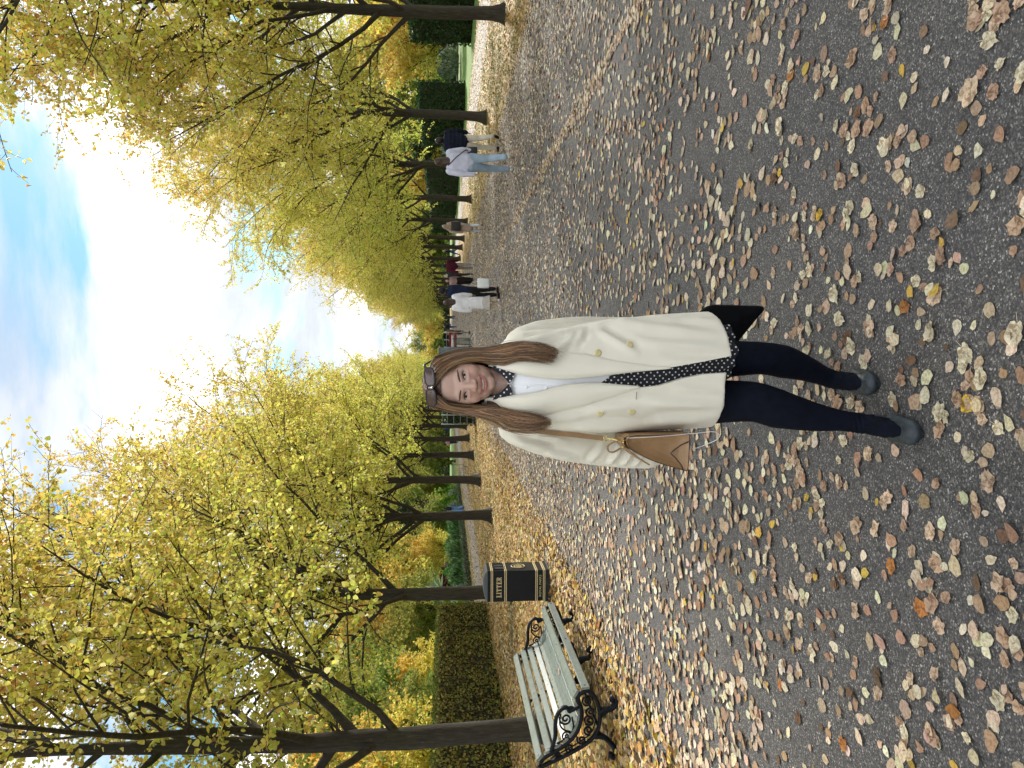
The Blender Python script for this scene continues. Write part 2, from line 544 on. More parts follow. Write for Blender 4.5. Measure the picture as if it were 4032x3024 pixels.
# ================================================================== FALLEN LEAVES
M_FALLEN = leaf_material('fallen_leaf', trans=.12, rough=.6, hue=.0, val=0.0, spots=.5)
M_FALLEN_NEAR = leaf_material('fallen_leaf_near', trans=.08, rough=.65, hue=.006, val=.2, spots=.85, sscale=4.2)
PATH_COLS = [(3.0, (.42, .275, .175)), (4.0, (.74, .65, .47)), (2.8, (.58, .44, .31)), (.28, (.62, .42, .08)), (.6, (.18, .11, .07)), (.25, (.76, .70, .56)), (.08, (.40, .17, .05))]
VERGE_COLS = [(3.2, (.68, .45, .13)), (2.6, (.60, .43, .20)), (2.0, (.74, .62, .37)), (1.8, (.30, .17, .07)), (.7, (.70, .50, .07)), (.6, (.42, .18, .05)), (.4, (.45, .42, .08))]

def patchy(x, y, seed=0):
    """smooth 0..1 clumping field"""
    r = np.random.default_rng(100 + seed)
    f = np.zeros_like(x)
    for k, (w, a) in enumerate([(.9, .5), (2.3, .6), (5.1, .7), (9.7, .55)]):
        for _ in range(3):
            t = r.uniform(0, 6.28); ph = r.uniform(0, 6.28)
            f += a * np.sin((x * math.cos(t) + y * math.sin(t)) * w * 2 + ph)
    return 1 / (1 + np.exp(-f * .75))

def scatter_flat(x, y, cols, size, r, zbase=.006, lift=.012, tilt=.16):
    n = len(x)
    th = r.uniform(0, 2 * math.pi, n)
    nr = np.stack([r.normal(0, tilt, n), r.normal(0, tilt, n), np.ones(n)], 1)
    ax = np.stack([np.cos(th), np.sin(th), r.normal(0, .06, n)], 1)
    pos = np.stack([x, y, zbase + r.uniform(0, lift, n)], 1)
    return leaves(pos, ax, nr, size, cols, wid=r.uniform(.7, 1.0, n)[0] * .95, fold=r.normal(.06, .09, n), curl=r.normal(.0, .10, n))

def off_shoes(x, y):
    return ~(((np.abs(x + .265) < .07) & (y > 2.22) & (y < 2.52)) | ((np.abs(x + .115) < .07) & (y > 2.47) & (y < 2.76)))

def path_litter():
    r = np.random.default_rng(21)
    X, Y = [], []
    for y0, y1, dens in [(1.6, 3.4, 170), (3.4, 9, 190), (9, 20, 215), (20, 40, 190), (40, 75, 120), (75, 130, 45)]:
        if not dens:
            continue
        n = int((y1 - y0) * 9.3 * dens * 2.0)
        x = r.uniform(-3.3, 6.2, n); y = r.uniform(y0, y1, n)
        keep = r.uniform(0, 1, n) < (.25 + .75 * patchy(x, y)) * (.60 + .60 * np.clip((np.abs(x - 1.2) - 1.5) / 3.2, 0, 1))
        # more of them against the bench-side edge
        keep |= r.uniform(0, 1, n) < np.clip((-x - 1.6) / 1.7, 0, 1) * .9
        # sight line inside the frame only (with margin)
        keep &= (x < (y * .47 + 1.3)) & (x > (-y * .60 - 1.3)) & off_shoes(x, y)
        X.append(x[keep]); Y.append(y[keep])
    # a drift of leaves collected along the shallow channel
    n = 9500
    y = 3.5 + 56 * r.uniform(0, 1, n) ** 1.3; x = 2.62 + .006 * y + r.normal(0, .055, n) * (1 + .6 * np.sin(y * 1.7))
    k = r.uniform(0, 1, n) < .35 + .65 * patchy(x, y, 5)
    X.append(x[k]); Y.append(y[k])
    # drift along the far edge of the asphalt
    n = 9000
    y = r.uniform(8, 70, n); x = 6.05 - np.abs(r.normal(0, .16, n)) + .08
    X.append(x); Y.append(y)
    x = np.concatenate(X); y = np.concatenate(Y)
    size = np.clip(r.normal(.056, .013, len(x)), .028, .09) * np.where(y < 3.4, .74, .95)
    cc = pick(len(x), PATH_COLS, .14, r)
    nr_ = y < 8.5
    far = scatter_flat(x[~nr_], y[~nr_], cc[~nr_], size[~nr_], r)
    m = int(nr_.sum()); th = r.uniform(0, 6.283, m)
    near = ragged(np.stack([x[nr_], y[nr_], .0055 + r.uniform(0, .008, m)], 1), np.stack([np.cos(th), np.sin(th), r.normal(0, .04, m)], 1),
                  np.stack([r.normal(0, .10, m), r.normal(0, .10, m), np.ones(m)], 1), size[nr_], cc[nr_], r)
    V, Q, Cc = merge_tris(far, near)
    link('leaf_litter', fast_mesh('leaf_litter', V, Q, M_FALLEN, Cc),
         label='brown and cream leaves strewn over the asphalt avenue', cat='leaves', kind='stuff')
    return len(x)

def verge_litter():
    r = np.random.default_rng(22)
    X, Y = [], []
    for side, (xa, xb) in (('l', (-9.2, -2.6)), ('r', (5.85, 11.2))):
        for y0, y1, dens in [(4, 12, 430), (12, 20, 330), (20, 32, 210), (32, 50, 110), (50, 80, 45)]:
            n = int((y1 - y0) * (xb - xa) * dens)
            x = r.uniform(xa, xb, n); y = r.uniform(y0, y1, n)
            p = patchy(x, y, 9)
            keep = r.uniform(0, 1, n) < ((.42 + .6 * p) if side == 'l' else (.18 + .5 * p))
            keep &= (x < (y * .47 + .8)) & (x > (-y * .60 - .8))
            X.append(x[keep]); Y.append(y[keep])
    # thin litter on the turf and side paths further out
    n = 16000
    x = np.concatenate([r.uniform(10.6, 15.3, n // 2), r.uniform(-13, -9, n // 2)]); y = r.uniform(20, 70, n)
    X.append(x); Y.append(y)
    x = np.concatenate(X); y = np.concatenate(Y)
    size = np.clip(r.normal(.066, .014, len(x)), .03, .1)
    V, Q, Cc = scatter_flat(x, y, pick(len(x), VERGE_COLS, .16, r), size, r, .004, .03, .30)
    link('leaf_carpet', fast_mesh('leaf_carpet', V, Q, M_FALLEN, Cc),
         label='golden carpet of fallen leaves on the verges under the trees', cat='leaves', kind='stuff')
    # short turf showing between them
    n = 60000
    x = np.where(r.uniform(0, 1, n) < .7, r.uniform(6.1, 10.8, n), r.uniform(-8.6, -3.4, n)); y = r.uniform(7, 46, n) 
    k = patchy(x, y, 14) > .45
    x, y = x[k], y[k]; n = len(x)
    h = r.uniform(.025, .065, n); t = r.uniform(0, 6.28, n); w = r.uniform(.004, .010, n)
    dx, dy = np.cos(t) * w, np.sin(t) * w
    lean = r.normal(0, .02, (n, 2))
    z0 = np.zeros(n)
    V = np.stack([np.stack([x - dx, y - dy, z0], 1), np.stack([x + dx, y + dy, z0], 1), np.stack([x + lean[:, 0], y + lean[:, 1], h], 1)], 1).reshape(-1, 3)
    Q = np.arange(n * 3).reshape(-1, 3)
    M_GRASS = leaf_material('grass_blade', trans=.3, rough=.6, hue=0, val=0)
    link('verge_grass', fast_mesh('verge_grass', V, Q, M_GRASS, pick(n, [(3, (.10, .17, .035)), (2, (.16, .22, .05)), (1, (.30, .27, .09))], .2, r)),
         label='short green turf growing through the leaves on the verges', cat='grass', kind='stuff')

N_PATH = path_litter()
verge_litter()

def single_leaves():
    """The three hundred leaves nearest the camera, one object each."""
    r = np.random.default_rng(33)
    kinds = [('pale_leaf', (.70, .63, .45), 'pale cream'), ('tan_leaf', (.56, .42, .30), 'dry tan'), ('brown_leaf', (.43, .29, .20), 'mottled brown'),
             ('yellow_leaf', (.66, .45, .06), 'bright yellow'), ('dark_leaf', (.17, .095, .055), 'dark sodden brown'), ('rust_leaf', (.42, .18, .05), 'rust orange')]
    wts = np.array([3.2, 3.2, 4.4, .28, .5, .15]); wts /= wts.sum()
    meshes = {}
    for ki, (nm, c, _) in enumerate(kinds):
        for s in range(4):
            # scalloped heart with curled rim and a stalk
            na = 20
            ang = np.linspace(0, 2 * math.pi, na, endpoint=False)
            rad = .5 * (1 - .22 * np.cos(ang) * (1 if s % 2 else .55)) * (1 + .10 * np.cos(ang * 5 + s) + .06 * np.cos(ang * 9 + 2 * s) + r.normal(0, .06, na))
            rad[0] *= 1.28
            rim = np.stack([np.cos(ang) * rad, np.sin(ang) * rad * r.uniform(.72, .95), .10 * np.abs(np.sin(ang * (1 + s % 2) + s)) + r.uniform(0, .05, na)], 1)
            mid = rim * [.55, .55, .22] + [0, 0, .02]
            V = np.concatenate([rim, mid, [[.02, 0, .0]]])
            F = [(i, (i + 1) % na, na + (i + 1) % na, na + i) for i in range(na)] + [(na + i, na + (i + 1) % na, 2 * na) for i in range(na)]
            V = [tuple(v) for v in V]
            k = len(V)
            V += [(-.40, -.012, .02), (-.40, .012, .02), (-.85, .05 + .1 * (s - 1.5), .05), (-.85, .075 + .1 * (s - 1.5), .05)]
            F.append((k, k + 1, k + 3, k + 2))
            me = bpy.data.meshes.new(nm); me.from_pydata(V, [], F); me.materials.append(M_FALLEN_NEAR)
            a = me.color_attributes.new('Col', 'FLOAT_COLOR', 'POINT')
            for q in range(len(V)):
                f = (1.06 if q < na else .94) * (1 + r.normal(0, .14))
                a.data[q].color = (c[0] * f, c[1] * f, c[2] * f, 1)
            for p in me.polygons: p.use_smooth = True
            meshes[ki, s] = me
    P = []
    cl = [(r.uniform(-1.35, 1.75), r.uniform(1.75, 3.5)) for _ in range(60)]
    tries = 0
    while len(P) < 300 and tries < 9000:
        tries += 1
        if r.uniform() < .45:
            c = cl[r.integers(len(cl))]; x, y = c[0] + r.normal(0, .085), c[1] + r.normal(0, .06)
        else:
            x, y = r.uniform(-1.7, 1.9), r.uniform(1.7, 3.42)
        if not (-.54 * y - .05 < x < .46 * y + .05 and 1.68 < y < 3.42):
            continue
        if not off_shoes(np.array([x]), np.array([y]))[0]:
            continue
        if any((x - a) ** 2 + (y - b) ** 2 < .026 ** 2 for a, b in P):
            continue
        P.append((x, y))
    for x, y in P:
        ki = r.choice(len(kinds), p=wts)
        s = float(np.clip(r.normal(.050, .010), .036, .078))
        row = 'nearest the camera' if y < 2.05 else ('level with the woman\'s shoes' if y < 2.55 else 'beyond the woman\'s heels')
        side = ['far out to the bench side', 'towards the bench side', 'in line with the woman', 'towards the open side', 'far out to the open side'][int(np.searchsorted([-.75, -.42, .05, .6], x))]
        big = 'small' if s < .044 else ('middling' if s < .055 else 'large')
        o = link('fallen_leaf', meshes[ki, int(r.integers(4))], None, (x, y, .0055 + r.uniform(0, .004)), None,
                 f'{big} {kinds[ki][2]} fallen leaf {row}, {side}', 'leaf', 'single leaves on the asphalt round the woman')
        o.rotation_euler = (r.normal(0, .05), r.normal(0, .05), r.uniform(0, 6.28))
        o.scale = (s, s, s * r.uniform(.5, 1.3))
single_leaves()
for (x, y, z, t, c, lab) in [(-3.13, 6.62, .357, .4, 'pale_leaf', 'curled pale leaf lying on the near end of the bench seat'), (-3.20, 7.35, .366, 1.7, 'tan_leaf.001', 'dry tan leaf lying in the middle of the bench seat'), (-3.02, 8.1, .370, 2.9, 'pale_leaf.002', 'pale leaf lying on the far end of the bench seat')]:
    o = link('fallen_leaf', bpy.data.meshes[c], None, (x, y, z), t, lab, 'leaf'); o.scale = (.06, .06, .05)
# ================================================================== TREES
M_BARK = None
def bark_material():
    m, nt, nodes, links, b = new_mat('bark')
    tc = N(nt, 'ShaderNodeTexCoord')
    mp = N(nt, 'ShaderNodeMapping'); mp.inputs['Scale'].default_value = (14, 14, 2.2)
    links.new(tc.outputs['Object'], mp.inputs[0])
    n1 = N(nt, 'ShaderNodeTexNoise'); n1.inputs['Scale'].default_value = 2.2; n1.inputs['Detail'].default_value = 7; n1.inputs['Roughness'].default_value = .65
    links.new(mp.outputs[0], n1.inputs[0])
    r1 = ramp(nt, [(.28, (.013, .011, .008)), (.55, (.036, .031, .024)), (.8, (.080, .070, .054))])
    links.new(n1.outputs[0], r1.inputs[0])
    n2 = N(nt, 'ShaderNodeTexNoise'); n2.inputs['Scale'].default_value = 1.6; n2.inputs['Detail'].default_value = 4
    links.new(tc.outputs['Object'], n2.inputs[0])
    r2 = ramp(nt, [(.45, (1, 1, 1)), (.7, (.95, 1.12, .62))])
    links.new(n2.outputs[0], r2.inputs[0])
    mx = N(nt, 'ShaderNodeMixRGB', blend_type='MULTIPLY'); mx.inputs[0].default_value = 1
    links.new(r1.outputs[0], mx.inputs[1]); links.new(r2.outputs[0], mx.inputs[2])
    # pale lichen flecks
    n3 = N(nt, 'ShaderNodeTexNoise'); n3.inputs['Scale'].default_value = 38; n3.inputs['Detail'].default_value = 2
    links.new(tc.outputs['Object'], n3.inputs[0])
    r3 = ramp(nt, [(.70, (0, 0, 0)), (.76, (.6, .6, .6))])
    links.new(n3.outputs[0], r3.inputs[0])
    m3 = N(nt, 'ShaderNodeMixRGB'); m3.inputs[2].default_value = (.15, .15, .125, 1)
    links.new(r3.outputs[0], m3.inputs[0]); links.new(mx.outputs[0], m3.inputs[1])
    links.new(m3.outputs[0], b.inputs['Base Color'])
    b.inputs['Roughness'].default_value = .85
    bp = N(nt, 'ShaderNodeBump'); bp.inputs['Strength'].default_value = .7; bp.inputs['Distance'].default_value = .02
    links.new(n1.outputs[0], bp.inputs['Height']); links.new(bp.outputs[0], b.inputs['Normal'])
    return m
M_BARK = bark_material()
M_LEAF = leaf_material('autumn_leaf', trans=.5, rough=.5, hue=.012, val=.12, spec=.25)

YELLOW = [(4, (.68, .61, .115)), (3, (.75, .69, .18)), (3.0, (.55, .595, .11)), (.8, (.70, .50, .11)), (.4, (.48, .29, .09)), (1.0, (.87, .80, .34))]
GOLD = [(4, (.74, .53, .12)), (3, (.68, .44, .09)), (2.0, (.72, .60, .14)), (.7, (.44, .24, .07))]

def grow(P, d, length, r, n=7, wob=.18, lift=0.0, droop=0.0):
    """A wandering branch path: start P, unit direction d."""
    pts = [np.array(P, float)]
    d = unit(d); step = length / (n - 1)
    for i in range(n - 1):
        t = i / (n - 1)
        d = unit(d + r.normal(0, wob, 3) * step ** .5 * .7 + np.array([0, 0, lift * step * (1 - t) - droop * step * t]))
        pts.append(pts[-1] + d * step)
    return np.array(pts)

def side_dir(d, ang, roll):
    d = unit(d)
    u = unit(np.cross(d, (0, 0, 1.0)) if abs(d[2]) < .95 else np.cross(d, (1.0, 0, 0)))
    w = np.cross(d, u)
    return unit(d * math.cos(ang) + (u * math.cos(roll) + w * math.sin(roll)) * math.sin(ang))

def build_tree(seed, H=13.0, R=4.5, r0=.152, first=2.15, cols=YELLOW, leaf=.066, per_m=30, low=1.0, bare_top=.5, limbs=24, leafiness=1.0):
    r = np.random.default_rng(seed)
    TV, TF, BV, BF = [], [], [], []
    tn = bn = 0
    def put(P, Rr, sides, wood):
        nonlocal tn, bn
        V, F = tube(P, Rr, sides)
        if wood == 't':
            TV.append(V); TF.append(F + tn); tn += len(V)
        else:
            BV.append(V); BF.append(F + bn); bn += len(V)
    # trunk with a flared foot and a leader
    zs = np.concatenate([[-.06, .0, .06, .15, .35, .7, 1.1, 1.6], np.linspace(2.0, H * .80, 14)])
    wx = np.cumsum(r.normal(0, .009, len(zs))) * np.clip(zs / 2, 0, 1) + .02 * np.sin(zs + seed)
    wy = np.cumsum(r.normal(0, .009, len(zs))) * np.clip(zs / 2, 0, 1)
    rad = r0 * np.where(zs < .8, 1 + .85 * np.exp(-np.maximum(zs, 0) / .17), 1.0) * np.interp(zs, [0, 2.2, 3.2, H * .5, H * .8], [1.02, .97, .84, .46, .10])
    TP = np.stack([wx, wy, zs], 1)
    sides = 16
    V, F = tube(TP, rad, sides)
    # root buttresses: swell the foot unevenly
    ang = np.arctan2(V[:, 1], V[:, 0]); sw = np.exp(-np.maximum(V[:, 2], 0) / .2)
    sc_ = 1 + sw * (.16 * np.sin(ang * 3 + seed) + .12 * np.sin(ang * 5 + seed * 2))
    bul = 1 + .04 * np.sin(ang * 4 + V[:, 2] * 2.2 + seed)
    ctr = np.repeat(TP[:, :2], sides, axis=0)
    V[:, :2] = ctr + (V[:, :2] - ctr) * (sc_ * bul)[:, None]
    TV.append(V); TF.append(F); tn += len(V)
    def at(z):
        return np.array([np.interp(z, zs, wx), np.interp(z, zs, wy), z]), float(np.interp(z, zs, rad))
    L2, L3 = [], []
    hz = np.concatenate([first + np.array([0, .12, .35, .5, .8]), np.linspace(first + 1.1, H * .78, limbs - 5)]) + r.normal(0, .06, limbs)
    roll = r.uniform(0, 6.28)
    for i, z in enumerate(hz):
        roll += 2.4 + r.normal(0, .35)
        p, tr = at(z)
        f = (z - first) / (H * .78 - first)
        ang_ = math.radians(np.interp(f, [0, .25, .6, 1], [50, 48, 40, 22]) + r.normal(0, 6))
        ln = R * np.interp(f, [0, .2, .5, .8, 1], [1.15, 1.30, 1.15, .85, .62]) * r.uniform(.85, 1.12)
        d = np.array([math.cos(roll) * math.sin(ang_), math.sin(roll) * math.sin(ang_), math.cos(ang_)])
        P = grow(p - d * tr * .5, d, ln, r, 9, .20, lift=np.interp(f, [0, .5, 1], [.10, .03, .0]), droop=np.interp(f, [0, .4, 1], [.06, .10, .02]))
        rr0 = min(tr * .46, .012 + .0095 * ln)
        rr = np.linspace(rr0, .010, len(P)) ** 1.0
        rr[0] = rr0 * 1.35
        put(P, rr, 7, 'b')
        n2 = int(ln * 3.0) + 2
        for k in range(n2):
            t = np.interp(k + r.uniform(0, .9), [0, n2], [.16, 1.0])
            q = np.array([np.interp(t * 8, range(9), P[:, c]) for c in range(3)])
            i0 = min(int(t * 8), 7); dd = unit(P[i0 + 1] - P[i0])
            rl = r.uniform(0, 6.28)
            d2 = side_dir(dd, math.radians(r.uniform(32, 62)), rl)
            d2 = unit(d2 + np.array([0, 0, .10 if f > .3 else -.02]))
            l2 = ln * .42 * (1 - .55 * t) * r.uniform(.7, 1.3) + .35
            P2 = grow(q, d2, l2, r, 6, .28, lift=.02, droop=.16 * low)
            r2 = min(np.interp(t, [0, 1], [rr0, .010]) * .55, .022)
            put(P2, np.linspace(r2, .005, 6), 5, 'b')
            L2.append((P2, f, t))
            n3 = int(l2 * 4.6) + 2
            for m in range(n3):
                t3 = np.interp(m + r.uniform(0, .9), [0, n3], [.12, 1.0])
                q3 = np.array([np.interp(t3 * 5, range(6), P2[:, c]) for c in range(3)])
                i3 = min(int(t3 * 5), 4); d3 = side_dir(unit(P2[i3 + 1] - P2[i3]), math.radians(r.uniform(28, 65)), r.uniform(0, 6.28))
                l3 = r.uniform(.28, .85)
                P3 = grow(q3, d3, l3, r, 4, .4, droop=.25 * low)
                put(P3, np.array([.0045, .0038, .003, .0018]), 3, 'b')
                L3.append((P3, f))
    # leaves hang along the twigs
    pos, ax = [], []
    for P3, f in L3:
        tipz = P3[-1][2]
        bare = bare_top * np.clip((tipz - H * .72) / (H * .25), 0, 1) + .05
        if r.uniform() < bare:
            continue
        ln = np.linalg.norm(P3[-1] - P3[0])
        k = r.poisson(ln * per_m * leafiness + .6)
        if not k:
            continue
        t = r.uniform(.05, 1.05, k) * 3
        q = np.stack([np.interp(t, range(4), P3[:, c]) for c in range(3)], 1) + r.normal(0, .035, (k, 3))
        pos.append(q)
        dd = unit(P3[-1] - P3[0])
        ax.append(unit(dd * .5 + r.normal(0, .55, (k, 3)) + np.array([0, 0, -.55])))
    for P2, f, t in L2:
        k = r.poisson(4 * leafiness)
        if k:
            tt = r.uniform(1.5, 5, k)
            pos.append(np.stack([np.interp(tt, range(6), P2[:, c]) for c in range(3)], 1) + r.normal(0, .05, (k, 3)))
            ax.append(unit(r.normal(0, .6, (k, 3)) + np.array([0, 0, -.5])))
    pos = np.concatenate(pos); ax = np.concatenate(ax)
    n = len(pos)
    nr = unit(r.normal(0, .8, (n, 3)) + np.array([0, 0, .7]))
    cc = pick(n, cols, .13, r)
    # greener low and inside, more golden at the top
    hfrac = np.clip((pos[:, 2] - 2) / (H - 2), 0, 1)[:, None]
    cc = np.clip(cc * (1 + (hfrac - .42) * np.array([.22, -.17, -.1])), .004, .9)
    size = np.clip(r.normal(leaf, leaf * .22, n), leaf * .4, leaf * 1.7)
    LV, LQ, LC = leaves(pos, ax, nr, size, cc, wid=.9, fold=r.normal(.14, .08, n))
    T = fast_mesh('trunk', np.concatenate(TV), np.concatenate(TF), M_BARK, smooth=True)
    B = fast_mesh('branches', np.concatenate(BV), np.concatenate(BF), M_BARK, smooth=True)
    L = fast_mesh('crown', LV, LQ, M_LEAF, LC)
    return T, B, L, n

PROTO = [build_tree(11, 13.2, 4.5), build_tree(12, 12.6, 4.4, first=2.3), build_tree(13, 13.8, 4.7, first=2.05, limbs=25), build_tree(15, 13.0, 4.5, first=2.4)]
print('LEAVES', [p[3] for p in PROTO], 'path litter', N_PATH)

def place_tree(k, loc, rotz, scale, name, label, group, proto=None, leafmat=None):
    T, B, L = (proto or PROTO[k])[:3]
    root = empty(name, loc, rotz, label, 'tree', group)
    root.scale = scale if hasattr(scale, '__len__') else (scale,) * 3
    t = link('trunk', T, root); b = link('branches', B, root); c = link('crown', L, root, kind='stuff')
    if leafmat:
        c.material_slots[0].link = 'OBJECT'; c.material_slots[0].material = leafmat
    return root

r_t = np.random.default_rng(5)
left_y = [2.6, 10.3, 16.5, 23.75, 30.9, 38.4, 44.95, 51.1, 58.2] + [58.2 + 7.1 * i for i in range(1, 14)]
right_y = [4.0, 11.6, 19.08, 27.26, 34.9, 42.24, 49.5, 57.6, 63.2] + [63.2 + 7.1 * i for i in range(1, 14)]
LROT = {0: 2.2, 1: 4.15, 2: 1.0, 3: 2.9}
for i, y in enumerate(left_y):
    if i == 0: lab = 'yellow tree by the camera whose boughs reach in above the bench'
    elif i == 1: lab = 'thick-trunked yellow tree standing right behind the park bench'
    elif i == 2: lab = 'yellow tree standing behind the litter bin'
    else: lab = f'yellow avenue tree, {ORD[i - 3]} beyond the litter bin on the bench side'
    place_tree((i * 3 + 1) % 4, (-5.33 + r_t.normal(0, .06) - (.5 if i == 0 else 0), y, 0), LROT.get(i, r_t.uniform(0, 6.28)), r_t.uniform(.95, 1.06), 'avenue_tree', lab, 'yellow trees on the bench side of the avenue')
for i, y in enumerate(right_y):
    if i == 0: lab = 'yellow tree opposite the bench with only its top boughs showing'
    elif i == 1: lab = 'yellow tree with long boughs hanging into the sky opposite the bench'
    else: lab = f'yellow avenue tree, {ORD[i - 2]} visible trunk from the camera on the hedge side'
    place_tree((i * 5 + 2) % 4, (8.2 + r_t.normal(0, .05), y, 0), r_t.uniform(0, 6.28), r_t.uniform(.95, 1.06) * (1.15 if i == 1 else 1), 'avenue_tree', lab, 'yellow trees on the hedge side of the avenue')
# ================================================================== HEDGES, SHRUBS, TREES BEYOND
M_HEDGELEAF = leaf_material('hedge_leaf', trans=.25, rough=.55, hue=.01, val=.08, spec=.25)
M_HEDGECORE = simple('hedge_core', (.022, .026, .012), .95, var=.5, scale=8)
M_TWIG = simple('hedge_stem', (.045, .036, .026), .9, var=.4, scale=30)
YEW = [(4, (.018, .050, .016)), (3, (.030, .075, .022)), (1.5, (.045, .105, .030)), (.3, (.10, .12, .03))]
HORN = [(1.6, (.16, .17, .055)), (3, (.30, .32, .10)), (3, (.46, .48, .14)), (1.2, (.26, .17, .07)), (1.0, (.58, .52, .13))]

def hedge(name, x0, x1, y0, y1, h, cols, leaf, dens, label, group, seed, wob=.06, stems=0, top_cols=None):
    r = np.random.default_rng(seed)
    cx_, cy_ = (x0 + x1) / 2, (y0 + y1) / 2
    root = empty(name, (cx_, cy_, 0), 0, label, 'hedge', group)
    w, l = x1 - x0, y1 - y0
    # uneven core
    mb = MB()
    nx, ny, nz = max(2, int(w / .5)), max(2, int(l / .7)), 6
    g = .10
    mb.box((0, 0, (h - g) / 2), (w - 2 * g, l - 2 * g, h - g))
    mb.obj('core', M_HEDGECORE, root)
    pos, nrm = [], []
    def face(area, fn, n_):
        k = int(area * dens)
        a, b_ = r.uniform(0, 1, k), r.uniform(0, 1, k)
        pos.append(fn(a, b_, k)); nrm.append(np.tile(n_, (k, 1)))
    dp = lambda k: np.abs(r.normal(0, wob, k))
    wv = lambda a, b_: .05 * np.sin(a * l * 2.1 + seed) * np.sin(b_ * h * 3.3)
    face(l * h, lambda a, b_, k: np.stack([-w / 2 + dp(k) + wv(a, b_), -l / 2 + a * l, b_ * h], 1), (-1, 0, 0))
    face(l * h, lambda a, b_, k: np.stack([w / 2 - dp(k) + wv(a, b_), -l / 2 + a * l, b_ * h], 1), (1, 0, 0))
    face(w * h, lambda a, b_, k: np.stack([-w / 2 + a * w, -l / 2 + dp(k), b_ * h], 1), (0, -1, 0))
    face(w * h, lambda a, b_, k: np.stack([-w / 2 + a * w, l / 2 - dp(k), b_ * h], 1), (0, 1, 0))
    ntop = sum(len(p) for p in pos)
    face(w * l, lambda a, b_, k: np.stack([-w / 2 + a * w, -l / 2 + b_ * l, h - dp(k) + .03 * np.sin(b_ * l * 3) + .02], 1), (0, 0, 1))
    pos, nrm = np.concatenate(pos), np.concatenate(nrm)
    n = len(pos)
    cc = pick(n, cols, .22, r)
    if top_cols:
        cc[ntop:] = pick(n - ntop, top_cols, .2, r)
    V, Q, Cc = leaves(pos, unit(r.normal(0, .6, (n, 3)) + nrm * .35 + [0, 0, .25]), unit(nrm + r.normal(0, .55, (n, 3))), np.clip(r.normal(leaf, leaf * .25, n), leaf * .4, leaf * 2), cc, wid=.75, fold=.15)
    link('foliage', fast_mesh('foliage', V, Q, M_HEDGELEAF, Cc), root, kind='stuff')
    for i in range(stems):
        y = -l / 2 + (i + r.uniform(.2, .8)) * l / stems
        P = grow((w / 2 - .06 + r.normal(0, .03), y, 0), (r.normal(0, .05), r.normal(0, .12), 1), h * r.uniform(.5, .85), r, 6, .16)
        s = MB(); s.tube(P, np.linspace(.022, .008, 6) * r.uniform(.6, 1.2), 5)
        s.obj('stem', M_TWIG, root, True)
    return root

hedge('hornbeam_hedge', -10.4, -9.1, 8.0, 27.0, 1.74, HORN, .062, 430, 'clipped leafy hedge with bare stems behind the bench and bin', None, 1, .07, 46, top_cols=[(3, (.16, .22, .04)), (2, (.26, .30, .06)), (1, (.10, .13, .03))])
for i, (ya, yb, h_, lab) in enumerate([(24, 44.3, 3.35, 'tall dark clipped yew hedge block behind the first hedge-side tree'),
                                       (55.5, 66.5, 3.35, 'dark clipped yew block behind the man in the puffer jacket'),
                                       (79, 86.5, 3.4, 'dark clipped yew block past the woman in the white sweatshirt'),
                                       (89, 101, 3.4, 'long dark yew block behind the woman with the backpack'),
                                       (106, 116, 3.4, 'farthest small dark yew block along the hedge-side path')]):
    hedge('yew_hedge', 17.2, 19.0, ya, yb, h_, YEW, .13, 110 if i < 2 else 60, lab, 'clipped yew hedges beside the path', 20 + i, .05)
hedge('yew_hedge', 31.5, 36.0, 99, 101, 4.2, YEW, .17, 55, 'dark yew screen standing far across the lawn', 'clipped yew hedges beside the path', 31, .05)
hedge('shrub_block', -3.75, -1.9, 37.0, 38.0, 1.45, YEW, .10, 120, 'dark green shrubs massed behind the open metal fence panel', None, 43, .06)
LOWBOX = [(3, (.05, .10, .03)), (2, (.10, .16, .06)), (1, (.22, .28, .18))]
hedge('low_hedge', -13.35, -12.8, 28, 76, .38, LOWBOX, .06, 150, 'knee-high clipped edging hedge along the garden bed', None, 41, .03)

FARH = [(3, (.03, .06, .02)), (3, (.06, .10, .03)), (1.5, (.14, .17, .05)), (1, (.30, .26, .06))]
hedge('far_hedge', -60, 75, 214, 216, 4.5, FARH, .55, 9, 'long dark hedge line closing the park beyond the avenue end', None, 44, .2)
hedge('far_hedge', -64, -62, 15, 212, 5.0, FARH, .55, 6, 'long dark hedge line far off on the bench side of the park', None, 45, .2)
hedge('far_hedge', 74, 76, 15, 212, 5.0, FARH, .55, 6, 'long dark hedge line far off beyond the lawn', None, 46, .2)

